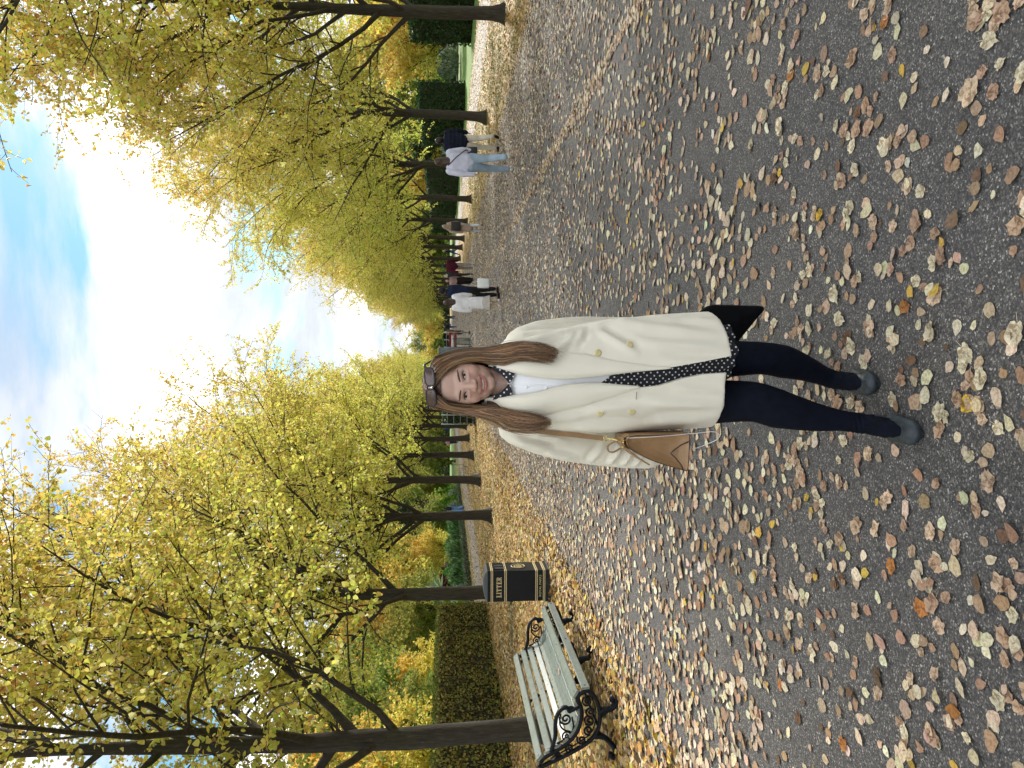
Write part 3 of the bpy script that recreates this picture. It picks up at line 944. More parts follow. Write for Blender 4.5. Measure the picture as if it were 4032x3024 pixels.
# ---- garden bed plants
def cluster_mesh(kind, seed, h, rad, n, leaf, cols):
    r = np.random.default_rng(seed)
    t = r.uniform(0, 6.28, n); z = r.uniform(0.03, 1, n)
    if kind == 'cone':
        prof = np.sin(np.clip(z * 1.15, 0, 1) ** .55 * math.pi) ** .75 * (1 - z * .35)
        prof = np.interp(z, [0, .12, .35, .7, 1], [.55, .9, 1, .62, .04])
    elif kind == 'ball':
        prof = np.sqrt(np.clip(1 - (2 * z - 1) ** 2, 0, 1))
    else:
        prof = np.interp(z, [0, .4, .8, 1], [.5, 1, .85, .3])
    rr = rad * prof * (1 - np.abs(r.normal(0, .16, n))) * (1 + .12 * np.sin(t * 5 + z * 9 + seed))
    pos = np.stack([np.cos(t) * rr, np.sin(t) * rr, z * h], 1)
    out = np.stack([np.cos(t), np.sin(t), np.full(n, .5)], 1)
    ax = unit(out * (.5 if kind != 'feather' else .35) + [0, 0, .9] + r.normal(0, .35, (n, 3)))
    cc = pick(n, cols, .2, r) 
    V, Q, Cc = leaves(pos, ax, unit(out + r.normal(0, .5, (n, 3))), np.clip(r.normal(leaf, leaf * .3, n), leaf * .4, leaf * 2), cc, wid=.5 if kind != 'feather' else .28, fold=.1)
    return fast_mesh('foliage', V, Q, M_HEDGELEAF, Cc)
def plant(name, mesh, loc, s, label, group, cat='shrub'):
    root = empty(name, loc, random.uniform(0, 6.28), label, cat, group)
    root.scale = (s, s, s)
    link('foliage', mesh, root, kind='stuff')
    k = MB(); k.tube([(0, 0, -.02), (.01, 0, .2), (0, .01, .5)], [.035, .03, .012], 6); k.obj('stem', M_TWIG, root, True)
    return root
GREENC = [(3, (.10, .25, .025)), (3, (.17, .36, .04)), (1.5, (.30, .46, .08))]
SILVER = [(3, (.24, .32, .24)), (2, (.40, .47, .38)), (1, (.12, .19, .11))]
FEATH = [(3, (.08, .18, .06)), (2, (.14, .27, .10)), (1, (.24, .36, .17))]
GOLDBALL = [(3, (.38, .40, .08)), (2, (.52, .50, .12)), (1, (.20, .25, .05))]
PURPLE = [(3, (.09, .015, .03)), (2, (.05, .012, .03)), (1, (.25, .03, .05))]
mc = [cluster_mesh('cone', 50 + i, 1.0, .33, 1500, .10, GREENC) for i in range(2)]
ms = [cluster_mesh('feather', 55, 1.0, .6, 1100, .20, SILVER)]
mf = [cluster_mesh('feather', 57 + i, 1.0, .65, 1300, .24, FEATH) for i in range(2)]
mg = cluster_mesh('ball', 60, 1.0, .5, 1100, .11, GOLDBALL)
mp_ = cluster_mesh('feather', 61, 1.0, .8, 900, .22, PURPLE)
rp = np.random.default_rng(9)
for i, (x, y, s) in enumerate([(-14.4, 41.6, 1.25), (-14.7, 43.8, 1.35), (-15.0, 50.5, 1.5), (-15.2, 57.7, 1.35), (-14.6, 60.5, 1.3), (-14.3, 64.0, 1.5), (-13.9, 68.5, 1.75), (-13.8, 73.0, 1.6)]):
    plant('conifer', mc[i % 2], (x, y, 0), s, f'bright green upright conifer, {ORD[i]} along the garden bed from the bin', 'small conifers in the garden bed')
for i, (x, y, s) in enumerate([(-14.1, 42.8, 1.0), (-14.2, 66.2, 1.1), (-13.9, 71, 1.0)]):
    plant('silver_shrub', ms[0], (x, y, 0), s, f'silvery feathery shrub, {ORD[i]} along the garden bed from the bin', 'silver shrubs in the garden bed')
for i, (x, y, s) in enumerate([(-14.0, 46, 1.0), (-14.3, 48.3, 1.15), (-14.1, 52.6, 1.1), (-14.4, 54.9, 1.2), (-14.0, 58.9, 1.0), (-14.2, 62.0, 1.1), (-15.0, 39.0, 1.1)]):
    plant('leafy_shrub', mf[i % 2], (x, y, 0), s, f'soft green leafy shrub, {ORD[i]} along the garden bed from the bin', 'leafy shrubs in the garden bed')
plant('round_shrub', mg, (-15.6, 56.2, .55), .9, 'round golden topiary ball in the garden bed', 'topiary balls in the garden bed')
plant('round_shrub', mg, (-15.6, 47.6, .45), .8, 'round golden topiary ball nearer the bin in the garden bed', 'topiary balls in the garden bed')
plant('purple_shrub', mp_, (-16.0, 52.2, .3), 1.3, 'low dark purple shrub at the back of the garden bed', None)
plant('silver_shrub', cluster_mesh('feather', 71, 2.0, 1.4, 1600, .34, SILVER), (27.0, 74, 0), 1.0, 'big spiky silver plant at the lawn beyond the yew hedge', None)
plant('silver_shrub', cluster_mesh('feather', 72, 1.6, .9, 1000, .32, SILVER), (18.2, 69.5, 0), 1.0, 'spiky silver plant between two dark yew blocks', None)
def spiky():
    r = np.random.default_rng(80); n = 90
    t = r.uniform(0, 6.28, n); el = r.uniform(-.1, 1.4, n)
    ax = np.stack([np.cos(t) * np.cos(el), np.sin(t) * np.cos(el), np.sin(el)], 1)
    V, Q, Cc = leaves(np.tile([0, 0, 1.7], (n, 1)) + ax * .1, ax, unit(np.stack([-np.sin(t) * .2, np.cos(t) * .2, np.ones(n)], 1)), r.uniform(.7, 1.1, n), pick(n, [(2, (.30, .42, .24)), (1, (.5, .58, .42))], .15, r), wid=.10, fold=.3, curl=-.25)
    root = empty('spiky_palm', (-16.0, 50.0, 0), 0, 'spiky pale green palm-like plant rising from the garden bed', 'plant')
    link('fronds', fast_mesh('fronds', V, Q, M_HEDGELEAF, Cc), root, kind='stuff')
    k = MB(); k.tube([(0, 0, -.02), (.03, 0, .9), (0, 0, 1.75)], [.09, .07, .06], 8); k.obj('trunk', M_BARK, root, True)
spiky()

# ---- trees behind the gardens
GREENT = [(4, (.20, .29, .06)), (3, (.30, .38, .08)), (1.8, (.48, .48, .10)), (.8, (.60, .50, .10))]
DARKT = [(4, (.025, .055, .02)), (3, (.045, .085, .03)), (1, (.09, .12, .04))]
GOLDY = [(4, (.80, .68, .15)), (3, (.76, .60, .13)), (2.5, (.62, .62, .14)), (.5, (.70, .42, .09))]
B_GOLD = build_tree(31, 9.5, 4.4, .14, first=.9, cols=GOLDY, leaf=.15, per_m=14, bare_top=.1, limbs=20)
B_GREEN = build_tree(32, 10.5, 4.6, .16, first=.8, cols=GREENT, leaf=.16, per_m=14, bare_top=.0, limbs=21)
B_DARK = build_tree(33, 11, 3.6, .17, first=.7, cols=DARKT, leaf=.17, per_m=15, bare_top=.0, limbs=22)
B_ORANGE = build_tree(34, 10.5, 4.6, .16, first=1.0, cols=GOLD, leaf=.16, per_m=14, bare_top=.1, limbs=20)
KIND = {'g': (B_GREEN, 'green-leaved tree'), 'y': (B_GOLD, 'golden-leaved bushy tree'), 'd': (B_DARK, 'dark evergreen tree'), 'o': (B_ORANGE, 'orange-leaved tree')}
def beyond(spots, place, group, rr):
    cnt = {}
    for k, x, y, s in spots:
        i = cnt[k] = cnt.get(k, -1) + 1
        pr, nm = KIND[k]
        place_tree(0, (x, y, 0), rr.uniform(0, 6.28), (s * 1.08, s * 1.08, s), 'park_tree', f'{ORD[i]} {nm} {place}', group, proto=pr)
rb_ = np.random.default_rng(44)
beyond([('y', -14.5, 14.0, .75), ('g', -15.0, 20.0, .72), ('g', -19, 24, .8), ('y', -16.5, 27.5, .7), ('g', -20.5, 31, .85), ('y', -23, 38, .95), ('g', -22, 45, 1.0), ('g', -25, 53, 1.0), ('y', -21, 60, 1.05), ('d', -27, 62, 1.1), ('g', -22, 70, 1.1),
        ('y', -24, 79, 1.0), ('d', -20, 86, .8), ('g', -21, 94, 1.1), ('o', -24, 104, 1.1), ('g', -20, 116, 1.1), ('y', -18, 130, 1.1), ('g', -30, 47, 1.25), ('y', -33, 62, 1.3), ('g', -36, 84, 1.3), ('y', -30, 34, 1.1), ('y', -30, 22, 1.1), ('g', -45, 60, 1.5), ('y', -48, 78, 1.5), ('g', -44, 100, 1.5), ('o', -40, 122, 1.5), ('g', -52, 44, 1.5), ('y', -46, 32, 1.4), ('g', -30, 140, 1.5), ('y', -24, 158, 1.4), ('g', -28, 74, 1.2), ('g', -26, 88, 1.2), ('y', -15, 150, 1.2), ('g', -15.5, 104, .8), ('g', -15, 122, .8)] + [('gyg'[k % 3], -18.3 - (k % 2) * 1.5, 38 + 7.5 * k, .42 + .05 * (k % 3)) for k in range(10)],
       'behind the bench-side garden, counting from the camera', 'trees behind the bench-side garden', rb_)
beyond([('g', 27, 36, 1.0), ('y', 25, 48, 1.0), ('o', 33, 66, 1.2), ('d', 37, 88, .7), ('o', 41, 106, 1.25), ('y', 47, 118, 1.3), ('g', 30, 112, 1.2), ('d', 44, 98, .7), ('y', 26, 66, .9), ('g', 24, 77, 1.0), ('d', 26, 95, .9), ('o', 24, 104, 1.0), ('g', 22, 122, 1.1),
        ('y', 21, 136, 1.1), ('d', 26, 130, .9), ('g', 58, 128, 1.4), ('o', 36, 130, 1.3), ('g', 36, 46, 1.2), ('y', 38, 76, 1.1), ('g', 22, 150, 1.2), ('y', 30, 150, 1.4), ('g', 56, 100, 1.4), ('o', 60, 84, 1.4), ('y', 52, 66, 1.4), ('g', 46, 56, 1.3), ('g', 16.5, 125, .9), ('y', 16.5, 140, .9), ('g', 17, 158, 1.0)],
       'behind the yew hedges, counting from the camera', 'trees behind the yew hedges', rb_)
beyond([('g', -9, 176, 1.0), ('y', -3.5, 182, .8), ('g', 1.0, 196, .95), ('y', 5.5, 184, .85), ('g', 11, 178, 1.0), ('d', 4, 206, .8), ('d', -6, 204, .9), ('y', 16, 172, 1.0), ('y', -14, 170, 1.0)],
       'closing the far end of the avenue, counting outward', 'trees closing the avenue', rb_)
# ================================================================== BENCH, BIN, BARRIERS
M_IRON = simple('black_iron', (.0045, .006, .010), .5, spec=.2, var=.3, scale=20, bump=.08, bscale=60)
M_SLAT = simple('grey_green_paint', (.17, .205, .195), .22, var=.12, scale=14, bump=.06, bscale=40)
M_BOLT = simple('steel_bolt', (.10, .10, .10), .4, metal=.8)
def smooth_curve(P, n=10):
    P = np.asarray(P, float); m = len(P)
    Q = np.concatenate([[2 * P[0] - P[1]], P, [2 * P[-1] - P[-2]]])
    out = []
    for i in range(m - 1):
        p0, p1, p2, p3 = Q[i:i + 4]
        for t in np.linspace(0, 1, n, endpoint=False):
            out.append(.5 * ((2 * p1) + (-p0 + p2) * t + (2 * p0 - 5 * p1 + 4 * p2 - p3) * t * t + (-p0 + 3 * p1 - 3 * p2 + p3) * t ** 3))
    out.append(P[-1])
    return np.array(out)
INNER = [(-.299, .676), (-.253, .634), (-.209, .555), (-.157, .469), (-.088, .391), (-.01, .344), (.076, .321), (.164, .322), (.229, .346), (.277, .347), (.311, .307), (.317, .26), (.288, .22)]
OUTER = [(-.323, .692), (-.336, .665), (-.315, .61), (-.275, .516), (-.224, .406), (-.164, .295), (-.104, .217), (-.025, .17), (.07, .155), (.166, .164), (.239, .188), (.288, .22)]
ARM = [(.182, .345), (.152, .409), (.177, .456), (.155, .503), (.093, .535), (.014, .545), (-.074, .545), (-.153, .564), (-.208, .587)]
FLEG = [(.12, .17), (.144, .116), (.15, .061), (.169, .035), (.199, .012), (.24, .012), (.258, .042), (.228, .052), (.215, .03)]
RLEG = [(-.085, .20), (-.091, .138), (-.126, .085), (-.184, .035), (-.234, .013), (-.277, .018), (-.276, .055), (-.242, .056)]
def bench():
    root = empty('park_bench', (-3.28, 7.465, 0), 0, 'grey-green slatted park bench with black scrolled iron ends beside the path', 'bench')
    def xz(P, y): return [(a, y, b) for a, b in P]
    def spiral(c, r0, a0, turns, dirn=1, n=26):
        return [(c[0] + r0 * (1 - .85 * i / n) * math.cos(a0 + dirn * turns * 6.28 * i / n), c[1] + r0 * (1 - .85 * i / n) * math.sin(a0 + dirn * turns * 6.28 * i / n)) for i in range(n + 1)]
    for yy, full in ((-1.085, True), (0.0, False), (1.085, True)):
        f = MB()
        if full:
            f.tube(xz(smooth_curve(INNER, 6), yy), .021, 8, flat=(1.35, 1)); f.tube(xz(smooth_curve(OUTER, 6), yy), .018, 8, flat=(1.35, 1))
        else:
            f.tube(xz(smooth_curve([(a, b - .02) for a, b in INNER], 6), yy), .014, 8); f.tube(xz(smooth_curve(OUTER[4:], 6), yy), .011, 8)
        fo = f.obj('end_frame' if full else 'middle_frame', M_IRON, root, True)
        if full:
            a = MB(); a.tube(xz(smooth_curve(ARM, 8), yy), .018, 8, flat=(1.5, 1)); 
            a.tube(xz(spiral((.075, .455), .055, 1.2, 1.6), yy), .009, 6); a.tube(xz(spiral((-.075, .44), .045, 2.4, 1.5, -1), yy), .008, 6)
            a.tube(xz(smooth_curve([(.09, .40), (.0, .385), (-.06, .41), (-.11, .47), (-.14, .53)], 6), yy), .009, 6)
            a.tube(xz(smooth_curve([(.12, .50), (.03, .505), (-.02, .47), (-.04, .41)], 6), yy), .008, 6)
            a.tube(xz(spiral((.15, .415), .035, -1.0, 1.2), yy), .008, 6)
            a.obj('armrest', M_IRON, root, True)
            s = MB()
            for c, r0, a0, tn, dr in [((.222, .268), .045, .5, 1.6, 1), ((.13, .238), .045, 3.4, 1.5, -1), ((.05, .245), .05, .2, 1.6, 1), ((-.035, .255), .042, 3.6, 1.5, -1), ((-.115, .315), .042, .9, 1.5, 1), ((-.185, .42), .036, 2.6, 1.4, -1), ((-.235, .52), .028, .6, 1.3, 1)]:
                s.tube(xz(spiral(c, r0, a0, tn, dr), yy), .0098, 6)
            s.tube(xz(smooth_curve([(.26, .235), (.18, .20), (.09, .195), (.0, .205), (-.07, .245), (-.14, .34), (-.2, .45), (-.27, .585)], 6), yy), .006, 6)
            s.obj('scrollwork', M_IRON, root, True)
        for P in (FLEG, RLEG):
            l = MB(); l.tube(xz(smooth_curve(P, 7), yy), np.interp(np.linspace(0, 1, 7 * (len(P) - 1) + 1), [0, .5, 1], [.028, .023, .020]), 8, flat=(1.35, 1))
            sx = 1 if P is FLEG else -1
            l.tube(xz(smooth_curve([(.05 * sx, .16), (.10 * sx, .12), (.135 * sx, .07)], 5), yy), .010, 6)
            l.obj('leg', M_IRON, root, True)
    st = MB()
    st.tube([(-.0, -1.085, .17), (-.0, 1.085, .17)], .011, 6); st.obj('stretcher', M_IRON, root, True)
    def slat(c, ang, w, t=.022, y0=-1.10, y1=1.10):
        rot = Matrix.Rotation(-ang, 3, 'Y')
        up = rot @ Vector((0, 0, 1))
        m = MB(); m.bar((c[0], y0, c[1]), (c[0], y1, c[1]), w, t, up, .005)
        o = m.obj('slat', M_SLAT, root)
        b = MB()
        for yb in (-1.06, 0, 1.06):
            p = Vector((c[0], yb, c[1])) + up * (t / 2)
            V = []
            ax = rot @ Vector((1, 0, 0))
            ring = [p + ax * .008 * math.cos(k) + Vector((0, 1, 0)) * .008 * math.sin(k) for k in np.arange(6) * 1.047]
            b.add(ring + [q + up * .004 for q in ring], [(0, 1, 2, 3, 4, 5)[::-1], (6, 7, 8, 9, 10, 11)] + [(k, (k + 1) % 6, 6 + (k + 1) % 6, 6 + k) for k in range(6)])
        b.obj('bolt_row', M_BOLT, o)
    cv = smooth_curve(INNER, 10)
    sl = np.concatenate([[0], np.cumsum(np.linalg.norm(np.diff(cv, axis=0), axis=1))])
    def at(s):
        i = np.searchsorted(sl, s) - 1; i = max(0, min(i, len(cv) - 2))
        p = np.array([np.interp(s, sl, cv[:, 0]), np.interp(s, sl, cv[:, 1])]); d = cv[i + 1] - cv[i]; d /= np.linalg.norm(d)
        nrm = np.array([-d[1], d[0]])            # to the sitter's side
        return p + nrm * .028, math.atan2(d[1], d[0])
    for s, w in [(.030, .074), (.118, .064), (.204, .064), (.290, .062), (.366, .056), (.428, .054), (.486, .052), (.542, .050), (.597, .050), (.668, .086), (.750, .074), (.826, .072)]:
        p, a = at(s)
        slat(p, a, w, .03 if s < .05 else .022)
bench()

M_BINBLACK = simple('bin_black_enamel', (.0045, .007, .010), .42, spec=.22, var=.25, scale=9, bump=.04, bscale=90)
M_GOLDP = simple('gold_paint', (.55, .46, .25), .42, var=.2, scale=40)
M_PLINTH = simple('bin_dark_plinth', (.022, .022, .022), .7, spec=.2, var=.35, scale=12)
M_HOLE = simple('bin_inside', (.002, .002, .002), .9)
M_SLAB = simple('concrete_slab', (.15, .145, .14), .85, var=.25, scale=9, bump=.2)
M_BINTOP = simple('bin_lid_paint', (.045, .055, .075), .28, var=.15, scale=10)
SERIF = {  # block capitals with slab serifs: rectangles (x0,y0,x1,y1) and slanted quads in a 1-high cell
    'L': (.80, [[(.0, .0), (.78, .0), (.78, .30), (.70, .30), (.64, .09), (.46, .09), (.46, .93), (.56, .93), (.56, 1), (.04, 1), (.04, .93), (.18, .93), (.18, .07), (.0, .07)]]),
    'I': (.50, [[(.0, 0), (.48, 0), (.48, .07), (.36, .07), (.36, .93), (.48, .93), (.48, 1), (0, 1), (0, .93), (.12, .93), (.12, .07), (0, .07)]]),
    'T': (.84, [[(.18, 0), (.64, 0), (.64, .07), (.53, .07), (.53, .91), (.64, .91), (.72, .70), (.80, .70), (.80, 1), (.02, 1), (.02, .70), (.10, .70), (.18, .91), (.29, .91), (.29, .07), (.18, .07)]]),
    'E': (.82, [[(0, 0), (.78, 0), (.78, .30), (.70, .30), (.62, .09), (.40, .09), (.40, .46), (.52, .46), (.54, .36), (.60, .36), (.60, .64), (.54, .64), (.52, .55), (.40, .55), (.40, .91), (.60, .91), (.68, .72), (.76, .72), (.76, 1), (0, 1), (0, .93), (.12, .93), (.12, .07), (0, .07)]]),
    'R': (.92, [[(0, 0), (.46, 0), (.46, .07), (.36, .07), (.36, .93), (.46, .93), (.46, 1), (0, 1), (0, .93), (.12, .93), (.12, .07), (0, .07)],
                [(.36, 1), (.60, 1), (.76, .92), (.82, .78), (.80, .64), (.70, .54), (.56, .49), (.36, .48), (.36, .56), (.48, .57), (.57, .65), (.59, .76), (.56, .87), (.48, .92), (.36, .92)],
                [(.44, .49), (.64, .50), (.80, .12), (.90, .07), (.90, 0), (.66, 0), (.58, .08)]]),
}
def bin_():
    X0, X1, Y0, Y1 = -3.558, -3.118, 10.485, 10.925
    cx_, cy_ = (X0 + X1) / 2, (Y0 + Y1) / 2
    root = empty('litter_bin', (cx_, cy_, 0), 0, 'black square litter bin with gold bands and gold lettering beside the bench', 'litter bin')
    hw = .22
    def ring(w, z, ch=.012):
        return [(-w + ch, -w, z), (w - ch, -w, z), (w, -w + ch, z), (w, w - ch, z), (w - ch, w, z), (-w + ch, w, z), (-w, w - ch, z), (-w, -w + ch, z)]
    def loft(name, prof, mat, parent=root, smooth=False):
        m = MB(); V = []
        for w, z in prof: V += ring(w, z)
        F = [(j * 8 + i, j * 8 + (i + 1) % 8, j * 8 + 8 + (i + 1) % 8, j * 8 + 8 + i) for j in range(len(prof) - 1) for i in range(8)]
        F += [tuple(range(8))[::-1], tuple(range(len(V) - 8, len(V)))]
        m.add(V, F); return m.obj(name, mat, parent, smooth)
    loft('plinth', [(hw + .018, .0), (hw + .018, .03), (hw + .008, .045), (hw + .008, .085), (hw - .002, .09)], M_PLINTH)
    body = loft('body', [(hw - .002, .088), (hw - .002, .896)], M_BINBLACK)
    for z0 in (.086, .194, .630, .822):
        for dz in (0, .021):
            loft('band', [(hw + .000, z0 + dz), (hw + .007, z0 + dz + .002), (hw + .007, z0 + dz + .011), (hw + .000, z0 + dz + .013)], M_GOLDP)
    loft('lid', [(hw + .004, .896), (hw + .004, .905), (hw - .03, .922), (hw - .08, .942), (hw - .15, .956), (.02, .960)], M_BINTOP)
    # posting slots and roundel on the path side (+x) and the far side
    for yy in (-.075, .055):
        m = MB(); m.box((hw - .0, yy + .005, .735), (.004, .105, .125)); m.obj('posting_slot', M_HOLE, root)
    m = MB()
    for yy in (-.135, -.010, .115): m.box((hw + .003, yy, .735), (.008, .010, .15))
    for zz in (.665, .805): m.box((hw + .003, -.01, zz), (.008, .26, .008))
    m.obj('slot_frame', M_BINBLACK, root)
    m = MB(); m.box((hw + .005, -.010, .735), (.004, .004, .125)); m.obj('slot_bar', M_GOLDP, root)
    e = MB()
    P = [(hw + .004, .095 * math.cos(t), .455 + .095 * math.sin(t)) for t in np.linspace(0, 6.283, 29)]
    e.tube(P, .006, 6); 
    em = e.obj('emblem_ring', M_GOLDP, root, True)
    g = MB()
    ax, ay, d = (0, 1, 0), (0, 0, 1), (.004, 0, 0)
    # a crowned monogram: crown points, arch, interlaced letters and leaf sprays
    g.prism([(-.035, .035), (.035, .035), (.042, .06), (.022, .048), (.012, .068), (0, .05), (-.012, .068), (-.022, .048), (-.042, .06)], (hw, 0, .455), ax, ay, d)
    for sx in (-1, 1):
        g.prism([(sx * .012, -.055), (sx * .026, -.05), (sx * .030, .025), (sx * .016, .03)], (hw, 0, .455), ax, ay, d)
        g.prism([(sx * .045, -.045), (sx * .060, -.02), (sx * .066, .015), (sx * .052, .03), (sx * .042, 0)], (hw, 0, .455), ax, ay, d)
    g.prism([(-.030, -.012), (.030, -.012), (.030, .0), (-.030, .0)], (hw, 0, .455), ax, ay, d)
    g.prism([(-.008, -.065), (.008, -.065), (.006, -.03), (-.006, -.03)], (hw, 0, .455), ax, ay, d)
    g.obj('emblem_crest', M_GOLDP, em)
    # LITTER in raised gold serif capitals
    Hh = .070; cur = 0.0; adv = [(ch, SERIF[ch][0]) for ch in 'LITTER']
    tot = sum(a for _, a in adv) + .10 * 5
    k = .292 / (tot * Hh)
    for ch, a in adv:
        m = MB()
        for poly in SERIF[ch][1]:
            m.prism([((cur + p) * Hh * k, q * Hh) for p, q in poly], (-.158 - .0, -hw + .0005, .704), (1, 0, 0), (0, 0, 1), (0, -.006, 0))
        m.obj('letter', M_GOLDP, root)
        cur += a + .10
    # ROYAL PARKS in small plain capitals
    cu = bpy.data.curves.new('inscription', 'FONT'); cu.body = 'ROYAL PARKS'; cu.size = .046; cu.extrude = .0015; cu.align_x = 'CENTER'
    tmp = bpy.data.objects.new('inscription', cu); COL.objects.link(tmp)
    bpy.context.view_layer.update()
    me = bpy.data.meshes.new_from_object(tmp.evaluated_get(bpy.context.evaluated_depsgraph_get()))
    bpy.data.objects.remove(tmp)
    co = np.array([v.co[:] for v in me.vertices]); sx = .306 / (co[:, 0].max() - co[:, 0].min())
    for v in me.vertices: v.co.x *= sx
    me.materials.clear(); me.materials.append(M_GOLDP)
    t = link('inscription', me, root); t.rotation_euler = (math.pi / 2, 0, 0); t.location = (0, -hw - .001, .144)
    s = MB(); s.box((.05, .02, .006), (.90, .80, .014)); s.obj('base_slab', M_SLAB, root)
bin_()

# ---- barriers at the far end
M_GALV = simple('galvanised_steel', (.30, .34, .37), .45, metal=.3, var=.15, scale=20)
M_GREENP = simple('green_barrier_paint', (.02, .075, .06), .45, var=.2, scale=20)
M_REDB = simple('red_board', (.22, .012, .022), .5, var=.25, scale=10)
M_CAB = simple('grey_cabinet', (.20, .25, .29), .4, var=.2, scale=4)
M_FOOT = simple('barrier_foot', (.06, .03, .025), .8)
def fence(loc, rotz, w, h, rails, label, boards=(), posts=(0, .5, 1), mat=None):
    root = empty('metal_fence', loc, rotz, label, 'fence', 'metal fences across the avenue')
    for t in posts:
        m = MB(); m.tube([(t * w, 0, .02), (t * w, 0, h)], .022, 8); m.obj('post', mat or M_GALV, root, True)
    for z in rails:
        m = MB(); m.tube([(0, 0, z), (w, 0, z)], .016, 6); m.obj('rail', mat or M_GALV, root, True)
    for z in boards:
        m = MB(); m.box((w / 2, -.03, z), (w, .025, .14)); m.obj('board', M_REDB, root)
    for t in (0, 1):
        m = MB(); m.bar((t * w, -.3, .04), (t * w, .3, .04), .16, .08, bev=.015); m.obj('foot', M_FOOT, root)
fence((-3.62, 36.0, 0), .06, 1.55, 1.66, (.15, .43, .75, 1.06, 1.36, 1.60), 'open metal fence panel seen past the woman\'s hair on the bench side', posts=(.0, .28, 1))
fence((.02, 44.5, 0), .05, .85, 1.53, (.12, .42, .95, 1.38), 'metal fence panel with two red boards seen past the woman\'s hair', boards=(1.16, .86), posts=(0, .5, 1))
def cabinet():
    root = empty('grey_cabinet', (-.30, 42.0, 0), 0, 'tall pale grey metal cabinet standing beside the fence', 'cabinet')
    m = MB(); m.box((0, 0, .92), (.62, .5, 1.72)); m.obj('body', M_CAB, root)
    m = MB(); m.box((0, 0, 1.80), (.70, .58, .05)); m.obj('top', M_GALV, root)
    for x in (-.15, .15):
        m = MB(); m.box((x, -.262, .95), (.27, .02, 1.5)); d = m.obj('door', M_CAB, root)
        h = MB(); h.box((x + (.10 if x < 0 else -.10), -.28, .95), (.02, .02, .14)); h.obj('handle', M_GALV, d)
    for x in (-.26, .26):
        m = MB(); m.box((x, 0, .03), (.06, .4, .06)); m.obj('foot', M_FOOT, root)
cabinet()
def crowd_barrier(loc, rotz, w, h, label):
    root = empty('crowd_barrier', loc, rotz, label, 'barrier', 'crowd barriers')
    m = MB(); m.tube([(0, 0, .2), (0, 0, h - .08), (.08, 0, h), (w - .08, 0, h), (w, 0, h - .08), (w, 0, .2), (0, 0, .2)], .02, 8); m.obj('frame', M_GREENP, root, True)
    for i in range(1, int(w / .14)):
        m = MB(); m.tube([(i * .14, 0, .2), (i * .14, 0, h)], .008, 5); m.obj('bar', M_GREENP, root, True)
    for x in (.12, w - .12):
        m = MB(); m.tube([(x, -.32, .015), (x, -.05, .16), (x, 0, .24), (x, .05, .16), (x, .32, .015)], .018, 6); m.obj('foot', M_GREENP, root, True)
crowd_barrier((.17, 38.9, 0), 1.30, 1.2, 1.05, 'green crowd barrier with splayed feet seen edge-on past the woman\'s hair')
crowd_barrier((-8.9, 50.5, 0), .25, 1.1, .95, 'low green barrier on the grass beside the bench-side path')
# ---- pale sculpture and low wall beyond the lawn
M_STONE = simple('pale_stone', (.62, .62, .58), .7, var=.15, scale=6)
M_LOWWALL = simple('low_grey_wall', (.16, .16, .17), .85, var=.4, scale=3)
w_ = MB(); w_.box((0, 0, .10), (9, .4, .20)); w_.obj('wall', M_LOWWALL, None, loc=(29.5, 84, 0), label='low dark stone kerb wall crossing behind the lawn', cat='wall')
# ================================================================== PEOPLE ON THE AVENUE
TMP = bpy.data.scenes.new('workbench')
def capsule(mb, p0, r0, p1, r1, n=12, flat=(1, 1), ref=None):
    """closed tapered capsule with rounded ends; flat scales the section"""
    p0, p1 = np.array(p0, float), np.array(p1, float)
    d = p1 - p0; L = np.linalg.norm(d); d = d / (L + 1e-9)
    ref = np.array(ref if ref is not None else ((0, 1, 0) if abs(d[1]) < .9 else (1, 0, 0)), float)
    u = np.cross(d, ref); u /= np.linalg.norm(u); w = np.cross(d, u)
    prof = [(-r0 * .98, r0 * .2), (-r0 * .7, r0 * .7), (0, r0), (L * .5, (r0 + r1) / 2), (L, r1), (L + r1 * .7, r1 * .7), (L + r1 * .98, r1 * .2)]
    V = []
    for t, r in prof:
        for i in range(n):
            a = 6.28318 * i / n
            V.append(tuple(p0 + d * t + r * (flat[0] * math.cos(a) * u + flat[1] * math.sin(a) * w)))
    m = len(prof)
    F = [(j * n + i, j * n + (i + 1) % n, j * n + n + (i + 1) % n, j * n + n + i) for j in range(m - 1) for i in range(n)]
    F += [tuple(range(n))[::-1], tuple(range((m - 1) * n, m * n))]
    mb.add(V, F)
def ellipsoid(mb, c, r, n=14, rot=None):
    V, F = [], []
    for j in range(n + 1):
        ph = math.pi * j / n
        for i in range(n * 2):
            th = math.pi * i / n
            v = Vector((r[0] * math.sin(ph) * math.cos(th), r[1] * math.sin(ph) * math.sin(th), -r[2] * math.cos(ph)))
            if rot is not None: v = rot @ v
            V.append(tuple(v + Vector(c)))
    m = n * 2
    F = [(j * m + i, j * m + (i + 1) % m, j * m + m + (i + 1) % m, j * m + m + i) for j in range(n) for i in range(m)]
    mb.add(V, F)
